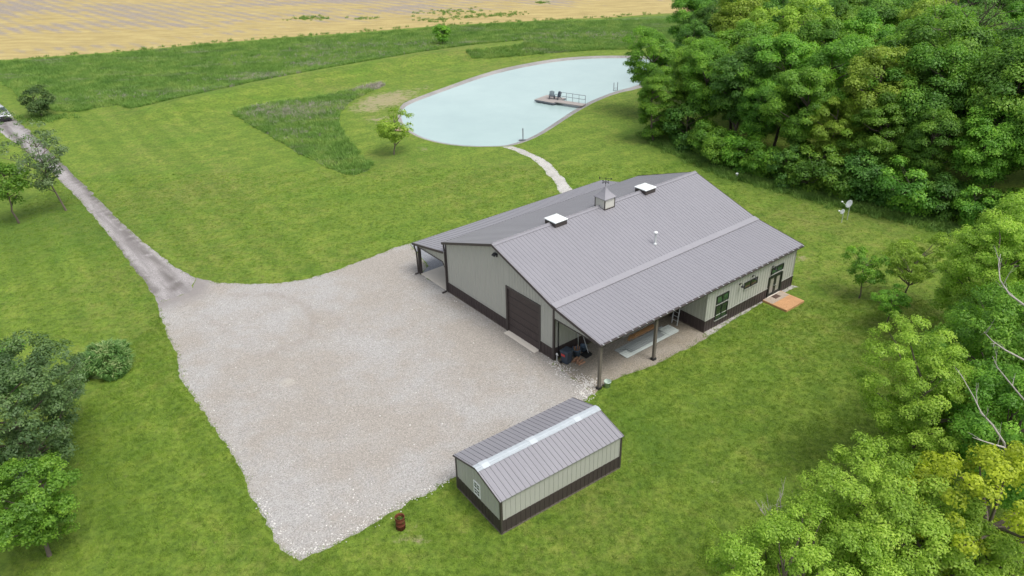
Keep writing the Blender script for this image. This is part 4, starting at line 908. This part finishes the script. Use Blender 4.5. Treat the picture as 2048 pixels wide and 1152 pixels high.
# left side
proto('sparse1', 'blue', 31, 8.8, 2.9, 1.8, 105, .5, 55, .19, .10, lobes=7, fill=.1)
proto('sparse2', 'mid', 32, 6.0, 2.0, 1.8, 46, .6, 90, .20, .10, lobes=5)
proto('lone', 'bright', 33, 5.2, 2.2, 1.1, 44, .55, 90, .20, .09, lobes=7)
proto('bushy', 'bush', 34, 3.3, 2.1, .3, 40, .6, 190, .19, .08, lobes=4)
proto('meadowtree', 'mid', 35, 4.2, 1.7, .2, 34, .6, 120, .24, .08, lobes=4)
at_base('sparse1', 132, 421, 1.0, 'airy blue-green young tree whose open crown covers part of the driveway').rotation_euler = (0, R(-9), .3)
at_base('sparse2', 38, 446, 1.05, 'young green tree at the left edge, left of the airy tree', 1.)
at_base('lone', 788, 309, .95, 'lone bright green tree with bare trunk at the left end of the pond', 2.2)
at_base('bushy', 84, 236, 1.15, 'round dense dark green bush tree beside the driveway at upper left', .4)
at_base('meadowtree', 886, 91, .95, 'small green tree standing alone in the far meadow', .8)
proto('leftdark', 'dusky', 36, 9.0, 3.5, 1.0, 200, .5, 180, .14, .16, lobes=6)
proto('leftbright', 'mid', 37, 5.6, 2.25, 1.0, 135, .42, 190, .125, .11, lobes=6, flat=1.1, fill=.15)
at_crown('leftdark', 30, 835, 4.6, .98, 'big dark blue-green tree at the left edge above the bright one')
proto('feathery', 'blue', 39, 6.5, 1.9, 1.2, 70, .45, 130, .15, .09, lobes=6, droop=.6)
at_crown('feathery', 92, 755, 4.0, .8, 'feathery pale green tree between the dark tree and the grass mound')
at_crown('leftbright', 52, 1005, 3.4, .98, 'bright green tree at the bottom left corner, below the dark one', 1.)
proto('leftspire', 'dark', 38, 8.5, 1.2, 2.5, 34, .6, 190, .15, .10, lobes=5)
at_crown('leftspire', -8, 735, 5.5, .95, 'narrow dark green tree top poking in at the left edge')
# right side
proto('r1', 'bright', 41, 6.4, 2.5, 2.0, 85, .46, 180, .14, .10, lobes=7)
proto('r2', 'mid', 42, 4.8, 1.7, 1.3, 46, .40, 150, .14, .07, lobes=6)
proto('r3', 'bright', 43, 11.5, 4.3, 2.5, 320, .52, 260, .125, .2, lobes=7, fill=.2)
proto('r4', 'bright', 44, 12.5, 4.0, 3.5, 330, .47, 250, .115, .2, lobes=8, fill=.2)
proto('r5', 'yellow', 45, 12.5, 3.2, 4.5, 100, .42, 190, .13, .18, lobes=8, fill=.3, shell=.9)
proto('r6', 'mid', 46, 12, 4.4, 2.0, 290, .56, 260, .13, .2, lobes=6, fill=.2)
at_base('r2', 1718, 596, .86, 'small dark-leaved tree left of a bigger one on the right-hand lawn')
at_base('r1', 1803, 607, .80, 'bright green leaning tree with short trunk on the right-hand lawn', 2.)
at_base('r2', 1772, 655, .70, 'lowest young tree on the right-hand lawn, below the leaning one', 1.6)
at_crown('r3', 2000, 535, 7.0, .86, 'large bright green tree at the right edge nearest the satellite dishes', .5)
at_crown('r3', 2075, 470, 8.0, .95, 'bright green crown at the right edge, behind the large bright tree', 2.4)
at_crown('r6', 1985, 650, 4.6, .62, 'rounded green tree between the lawn trees and the dead branches', 1.2)
at_crown('r3', 1858, 795, 6.0, .76, 'spreading bright tree whose dark trunk shows beneath its crown', 4.0)
at_crown('r6', 2015, 720, 6.4, .9, 'dense green tree behind the pale dead branches at the right edge', 3.)
at_crown('r6', 2030, 890, 5.5, .86, 'dense green tree below the dead branches at the right edge', .2)
at_crown('r4', 1762, 1040, 7.6, .78, 'big light green tree in the lower right corner, nearest the lawn', 1.0)
at_crown('r4', 1610, 1190, 6.4, .74, 'light green tree cut by the bottom edge, leftmost of the lower right group', 2.6)
at_crown('r3', 1880, 1150, 6.0, .80, 'light green tree cut by the bottom edge behind the yellowish tree', 5.)
at_crown('r4', 1535, 1140, 4.5, .48, 'low light green tree at the bottom edge just below the leafless twiggy one', 4.4)
at_crown('r5', 1985, 1000, 9.0, .95, 'yellow-green tree with clumped leaves in the lower right corner', .8)
# ---- bare branches
def bare(name, root, polys, lab, mt='deadbark', r0=.09, cat='tree', seed=1, twig=3):
    rg = np.random.default_rng(seed); t = empty(name, root, 0, label=lab, cat=cat); R0 = np.array(root)
    m = MB(); first = True
    for pl, r in polys:
        pl = [np.array(q)-R0 for q in pl]; n = len(pl)
        m2 = MB(); m2.tube(pl, [r*(1-.8*k/(n-1)) for k in range(n)], 7)
        for k in range(1, n):
            for _ in range(twig):
                a = pl[k-1]+(pl[k]-pl[k-1])*rg.uniform(.2, 1); dd = unit(pl[k]-pl[k-1])+rg.normal(0, .55, 3)+[0, 0, .25]; L = rg.uniform(.5, 1.5)*r/.06
                tw = grow(rg, a, a+unit(dd)*L, 4, .06); m2.tube(tw, [r*.35, r*.28, r*.2, r*.13, r*.07], 5)
                b2 = np.array(tw[2]); m2.tube(grow(rg, b2, b2+unit(dd+rg.normal(0, .6, 3))*L*.5, 3, .06), [r*.18, r*.14, r*.1, r*.05], 4)
        m2.build('trunk' if first else 'branch', MT[mt], t); first = False
    return t
g3 = lambda a, b, z: tuple(gp(a, b, z))
rt = g3(2150, 800, 0)
trunk_top = g3(2110, 640, 9.5)
bare('dead_tree', rt, [([rt, tuple((np.array(rt)+np.array(trunk_top))/2+[.2, .1, 0]), trunk_top], .17),
    ([trunk_top, g3(2048, 610, 10.3), g3(2018, 588, 10.7), g3(2000, 560, 11.2), g3(1997, 530, 11.6), g3(2001, 508, 11.9)], .055),
    ([tuple((np.array(rt)+np.array(trunk_top))/2), g3(2048, 720, 9.3), g3(2010, 700, 9.9), g3(1985, 682, 10.4), g3(1968, 664, 10.9)], .055),
    ([tuple((np.array(rt)+np.array(trunk_top))/2), g3(2048, 800, 9.0), g3(2015, 760, 9.6), g3(1995, 735, 10.0), g3(1985, 712, 10.4)], .045)],
    'dead tree with pale bare branches reaching in from the right edge', seed=4, twig=1)
rt = g3(2035, 985, 0)
bare('dead_sapling', rt, [([rt, g3(2012, 930, 7.5), g3(2008, 885, 9.3), g3(1985, 850, 9.8), g3(1962, 825, 10.2), g3(1948, 795, 10.6), g3(1925, 755, 11)], .055), ([g3(2008, 895, 9.2), g3(1975, 885, 9.6), g3(1945, 875, 9.9)], .04)],
    'thin dead sapling with one crooked pale stem, below the dead tree', seed=5, twig=1)
rt = g3(1575, 1120, 0)
bare('bare_shrub', rt, [([rt, g3(1565, 1040, 6.2), g3(1560, 1000, 7.0)], .05)]+[([g3(1565, 1060, 5.6), g3(1565+a*.5, 1045, 6.3), g3(1565+a, 1010+abs(a)*.2, 6.9)], .035) for a in (-45, -30, -12, 14, 28)],
    'leafless twiggy tree top at the left of the lower right trees', seed=6, twig=4)
rt = g3(1935, 130, 0)
bare('bare_tree', rt, [([rt, g3(1942, 70, 11), g3(1948, 38, 13.5)], .22)]+[([g3(1942, 72, 10.8), g3(1942+a*.45, 62-b*.4, 12.5), g3(1942+a, 62-b, 14.0)], .10) for a, b in ((-75, 30), (-95, 5), (-60, 50), (-30, 55), (40, 45), (80, 20), (60, 40), (100, 5))],
    'leafless brown tree among green ones at the top right', 'bark', seed=7, twig=6)
tk = g3(1905, 1000, 0)
# ------------------------------------------------------------------ ground cover
def tuft(name, seed, n, h, w, spread, mt, lean=.5):
    rg = np.random.default_rng(seed); vs_ = []; fs_ = []
    for i in range(n):
        a = rg.uniform(0, 6.28); r = spread*math.sqrt(rg.random()); x, y = r*math.cos(a), r*math.sin(a); b = rg.uniform(0, 6.28); hh = h*rg.uniform(.6, 1.2); dx, dy = math.cos(b)*w, math.sin(b)*w; lx_, ly_ = rg.normal(0, lean*hh, 2)
        k = len(vs_); vs_ += [(x-dx, y-dy, -.02), (x+dx, y+dy, -.02), (x+lx_*.5+dx*.7, y+ly_*.5+dy*.7, hh*.6), (x+lx_*.5-dx*.7, y+ly_*.5-dy*.7, hh*.6), (x+lx_, y+ly_, hh)]; fs_ += [(k, k+1, k+2, k+3), (k+3, k+2, k+4)]
    me = bpy.data.meshes.new(name); me.from_pydata(vs_, [], fs_); me.materials.append(mt); return bpy.data.objects.new(name, me)
def scatter(name, pts, srcs, smin, smax, label, cat):
    """real tufts standing on the given points, one stuff object"""
    me = bpy.data.meshes.new(name); me.from_pydata([tuple(p) for p in pts], [], []); o = link(name, me); tag(o, label, cat, kind='stuff')
    col = bpy.data.collections.new(name+'_tufts')
    for s_ in srcs: col.objects.link(s_)
    ng = bpy.data.node_groups.new(name, 'GeometryNodeTree'); ng.interface.new_socket('Geometry', in_out='INPUT', socket_type='NodeSocketGeometry'); ng.interface.new_socket('Geometry', in_out='OUTPUT', socket_type='NodeSocketGeometry')
    n = ng.nodes; gi = n.new('NodeGroupInput'); go = n.new('NodeGroupOutput'); m2p = n.new('GeometryNodeMeshToPoints'); iop = n.new('GeometryNodeInstanceOnPoints'); ci = n.new('GeometryNodeCollectionInfo')
    ci.inputs['Collection'].default_value = col; ci.inputs['Separate Children'].default_value = True; ci.inputs['Reset Children'].default_value = True
    rv = n.new('FunctionNodeRandomValue'); rv.data_type = 'FLOAT_VECTOR'; rv.inputs[1].default_value = (.25, .25, 6.283); rv.inputs[0].default_value = (-.25, -.25, 0)
    rs = n.new('FunctionNodeRandomValue'); rs.data_type = 'FLOAT'; rs.inputs[2].default_value = smin; rs.inputs[3].default_value = smax
    L = ng.links.new; L(gi.outputs[0], m2p.inputs[0]); L(m2p.outputs[0], iop.inputs['Points']); L(ci.outputs[0], iop.inputs['Instance']); iop.inputs['Pick Instance'].default_value = True; L(rv.outputs[0], iop.inputs['Rotation']); L(rs.outputs[1], iop.inputs['Scale']); L(iop.outputs[0], go.inputs[0])
    md = o.modifiers.new('scatter', 'NODES'); md.node_group = ng; return o
def blade_mat(name, fn):
    s = N(name); c = fn(s); tr = s.n('BsdfTranslucent'); s.l(c, tr.inputs[0]); s.col(c); s.set(Roughness=.6)
    mx = s.n('MixShader'); mx.inputs[0].default_value = .3; s.l(s.b.outputs[0], mx.inputs[1]); s.l(tr.outputs[0], mx.inputs[2]); s.l(mx.outputs[0], s.out.inputs[0]); return s.m
def lawnblade(s): return s.mix(s.noise(1.3, 2), s.mix(1, lawn_color(s), (1.7, 1.7, 1.6, 1), 'MULTIPLY'), (.16, .27, .03, 1))
bm_ = blade_mat('grass_blade', lawnblade)
mdw = blade_mat('meadow_blade', lambda s: s.mix(s.math('MULTIPLY', s.g(s.noise(1.0, 5, .68, vec=s.vrot(R(8), (.10, .35, 1))), .55, .67), .55), s.ramp(s.noise(.22, 6, .75), [(.3, (.11, .235, .045, 1)), (.5, (.20, .35, .07, 1)), (.65, (.33, .45, .11, 1))]), (.42, .37, .31, 1)))
rng = np.random.default_rng(5)
nonlawn = [p for n, p, j in REG]
def outside(P, polys):
    k = np.ones(len(P), bool)
    for p in polys: k &= ~inpoly(P[:, 0], P[:, 1], p)
    return k
def rect_pts(n, x0, x1, y0, y1): return np.stack([rng.uniform(x0, x1, n), rng.uniform(y0, y1, n)], 1)
FB = [bw(-.1, -.1), bw(UL+.05, 9.9), bw(UL+.05, 20.4), bw(-4.2, 20.4)]
FB = [bw(-4.2, -.1), bw(12, -.1), bw(12, 9.9), bw(UL+.1, 9.9), bw(UL+.1, 20.4), bw(-4.2, 20.4)]; FS = [fr(SX, SY, ST, *q) for q in ((.03, -.03), (.03, 7.72), (-4, 7.72), (-4, -.03))]; FD = [bw(16.1, 16.55), bw(18.2, 16.55), bw(18.2, 18.85), bw(16.1, 18.85)]
P = np.concatenate([rect_pts(52000, -26, 30, 21, 48), rect_pts(30000, -48, 42, 44, 78)])
P = P[(np.abs(P[:, 0]) < P[:, 1]*.70+6)]; P = P[outside(P, nonlawn+[FB, FS, FD])]
fringe = []
for nme, step in (('yard', .12), ('bay', .12), ('strip', .12), ('drive', .22), ('path', .25)):
    pl = reg_poly[nme]
    for a, b in zip(pl, pl[1:]+pl[:1]):
        L = math.dist(a, b)
        for _ in range(max(1, int(L/step))):
            q = rng.random(); fringe.append((a[0]+(b[0]-a[0])*q+rng.normal(0, .10), a[1]+(b[1]-a[1])*q+rng.normal(0, .10)))
fringe = np.array(fringe); fringe = fringe[outside(fringe, [FB, FS, FD]+[smooth(reg_poly[n], 0) for n in ('water', 'darkgravel')])]
inb = inpoly(fringe[:, 0], fringe[:, 1], [bw(12, -.5), bw(15.9, -.5), bw(15.9, 10.1), bw(12, 10.1)]) | (seg_dist(fringe[:, 0], fringe[:, 1], [bw(-4, 0), bw(16.3, -.5)]) < .8) | (seg_dist(fringe[:, 0], fringe[:, 1], [tuple(gp(392, 556)[:2]), tuple(gp(380, 585)[:2]), tuple(gp(316, 606)[:2])]) < 1.)
P = np.concatenate([P, fringe[~inb]])
scatter('lawn_tufts', np.c_[P, np.zeros(len(P))], [tuft('grass_tuft', k, 14, .055, .010, .16, bm_, .8) for k in range(4)], .6, 1.35, 'short mown grass tufts all over the lawn', 'grass')
mp = reg_poly['meadow']; P = rect_pts(110000, -90, 62, 82, 165); P = P[inpoly(P[:, 0], P[:, 1], mp) & (np.abs(P[:, 0]) < P[:, 1]*.70+6)]
P2 = rect_pts(16000, -50, -5, 70, 112); P2 = P2[inpoly(P2[:, 0], P2[:, 1], reg_poly['patch'])]; P = np.concatenate([P[:34000], P2[:6500]])
scatter('meadow_grass', np.c_[P, HT(P[:, 0], P[:, 1])], [tuft('meadow_tuft', 20+k, 22, .46, .022, .28, mdw, .5) for k in range(4)], .55, 1.25, 'tall unmown meadow grass with purple-grey seed heads', 'tall grass')
SH = []
for px, py, n, rx_, ry_ in [(545,222,240,4.5,2.2),(590,228,240,4,2.2),(640,215,90,3,1.5),(755,170,150,3,1.6),(730,178,60,3,1.2),(530,152,160,5,1.3),(500,160,100,4,1.2),(622,130,160,4,1.3),(430,180,100,4,1.2),(700,112,160,8,2),(790,92,240,9,2.5),(690,95,120,8,3),(560,118,160,9,3),(240,196,80,5,1.2),(130,200,60,5,1.4),(1180,72,200,8,2),(1240,75,120,5,2),(1060,80,60,5,1.5),(590,270,80,3,2)]:
    c = gh(px, py); SH += [c[:2]+rng.normal(0, 1, 2)*[rx_*.7, ry_*.8] for _ in range(n)]
SH = np.array(SH); SH = SH[inpoly(SH[:, 0], SH[:, 1], mp) | inpoly(SH[:, 0], SH[:, 1], reg_poly['patch'])]
smat = blade_mat('seed_blade', lambda s: s.ramp(s.noise(1.5, 3), [(.3, (.36, .33, .27, 1)), (.7, (.56, .50, .45, 1))]))
scatter('seed_grass', np.c_[SH, HT(SH[:, 0], SH[:, 1])], [tuft('seed_tuft', 80+k, 18, .46, .018, .30, smat, .4) for k in range(3)], .6, 1.2, 'drifts of pinkish grey dead seed heads standing in the meadow grass', 'tall grass')
# weeds along the foot of the wood and along the field edge
P = []
for _ in range(2600):
    p, t = along(ew, rng.uniform(0, tot-.1)); P.append(p+np.array([-t[1], t[0]])*rng.normal(.2, .55))
fe = PX([(0,122),(100,114),(200,106),(300,98),(400,88),(560,75),(700,66),(800,57),(900,50),(1060,42),(1200,35),(1325,27)], gh)
for (a, b) in zip(fe[:-1], fe[1:]):
    for _ in range(int(math.dist(a, b)*1.3)): q = rng.random(); P.append(np.array([a[0]+(b[0]-a[0])*q, a[1]+(b[1]-a[1])*q+rng.normal(0, .8)]))
for px, py, n, r in [(622, 37, 60, 1.6), (905, 24, 60, 2.4), (1005, 30, 50, 1.8), (940, 34, 30, 1.2), (875, 40, 40, 1.5), (735, 37, 20, .8), (1085, 6, 20, .8), (270, 107, 10, .6), (84, 238, 60, 1.1), (100, 235, 30, .7)]:
    c = gp(px, py); P += [c[:2]+rng.normal(0, 1, 2)*[r*1.6, r*.8] for _ in range(n)]
P = np.array(P); wmat = blade_mat('weed_blade', lambda s: s.ramp(s.noise(.8, 3), [(.3, (.13, .25, .05, 1)), (.7, (.22, .36, .07, 1))]))
scatter('weeds', np.c_[P, np.zeros(len(P))], [tuft('weed_tuft', 40+k, 26, .42, .03, .40, wmat, .6) for k in range(3)], .5, 1.2, 'rank weeds along the foot of the wood and in the field margin', 'weeds')
# overgrown mound on the left lawn
c = gp(214, 735); t = empty('grass_mound', c, 0, label='mound overgrown with tall pale green grass on the left lawn', cat='grass mound')
MT['soil'] = simple('soil', (.12, .17, .05), .95, .3, 3)
m = MB(); m.lathe([(1.35, -.1), (1.15, .35), (.8, .68), (.4, .9), (0, .95)], n=24); m.build('earth', MT['soil'], t)
rg = np.random.default_rng(9); vs_ = []; fs_ = []; ti = []
for i in range(2600):
    a = rg.uniform(0, 6.28); r = 1.5*math.sqrt(rg.random())*(1+.22*math.sin(3*a+2.9)+.05*math.sin(5*a)); x, y = r*math.cos(a), r*math.sin(a)*1.3; z = max(0, 1.0*(1-(r/1.6)**2))*(1+.28*math.sin(x*3.1+y*1.7)*math.cos(y*3.7-x)); b = rg.uniform(0, 6.28); hh = rg.uniform(.25, .7); wv = .045; cl = math.sin(x*4+1)*math.cos(y*3.5); la = math.atan2(y, x)+cl*2+rg.normal(0, .4); ll = hh*rg.uniform(.5, 1.1)
    lx_, ly_ = math.cos(la)*ll, math.sin(la)*ll; dx, dy = math.cos(b)*wv, math.sin(b)*wv; k = len(vs_)
    vs_ += [(x-dx, y-dy, z-.05), (x+dx, y+dy, z-.05), (x+lx_*.4+dx, y+ly_*.4+dy, z+hh*.8), (x+lx_*.4-dx, y+ly_*.4-dy, z+hh*.8), (x+lx_, y+ly_, z+hh*.75)]; fs_ += [(k, k+1, k+2, k+3), (k+3, k+2, k+4)]; ti += [min(1, max(0, .42+.35*cl+rg.normal(0, .25)))]*5
me = bpy.data.meshes.new('tall_grass'); me.from_pydata(vs_, [], fs_); vert_attr(me, 'tint', ti); link('tall_grass', me, leaf_mat('mound_blade', (.085, .17, .045, 1), (.16, .28, .075, 1), (.36, .42, .19, 1)), t)
# loose pale stones: rims of the gravel, the corner heap, the pond bank
def stones(pts, name, label, smin, smax, mt):
    srcs = []
    for k in range(4):
        rg = np.random.default_rng(60+k); bm = bmesh.new(); bmesh.ops.create_icosphere(bm, subdivisions=1, radius=1)
        for v in bm.verts: v.co *= rg.uniform(.7, 1.25); v.co.z *= .6
        me = bpy.data.meshes.new('stone'); bm.to_mesh(me); bm.free(); me.materials.append(mt); srcs.append(bpy.data.objects.new('stone', me))
    return scatter(name, pts, srcs, smin, smax, label, 'stones')
S = []
for u, v, n, r in [(12.35, -.2, 60, .22), (12.9, -.1, 50, .3), (13.6, -.3, 50, .4), (14.7, -.15, 90, .35), (15.3, .1, 130, .32), (15.6, -.35, 120, .3), (15.9, -.9, 60, .3), (16.2, -1.3, 30, .25)]:
    for _ in range(n): S.append(np.array(bw(u+rng.normal(0, r), v+rng.normal(0, r))))
for path, n, sd_ in [([(512,993),(545,1040),(572,1090),(600,1110),(650,1090),(708,1060),(790,1016),(825,998)], 170, .16), ([(366,742),(390,783),(426,830),(470,900),(505,952)], 30, .12), ([(825,1002),(900,958)], 40, .15), ([(620,1050),(760,1000)], 60, .8)]:
    w_ = PX(path, gp); LL = sum(math.dist(a, b) for a, b in zip(w_[:-1], w_[1:]))
    for _ in range(n): p, t_ = along(w_, rng.uniform(0, LL-.01)); nn_ = np.array([-t_[1], t_[0]]); S.append(p+nn_*rng.normal(0, sd_))
q = rect_pts(260, -22, 12, 24, 56); q = q[inpoly(q[:, 0], q[:, 1], reg_poly['yard'])]; S += list(q)
S = np.array(S); S = S[~inpoly(S[:, 0], S[:, 1], [bw(-.1, -.03), bw(12.1, -.03), bw(12.1, 5), bw(-.1, 5)])]
stones(np.c_[S, np.full(len(S), .01)], 'loose_stones', 'loose pale stones scattered on the gravel yard and along its rim', .016, .046, MT['rock'])
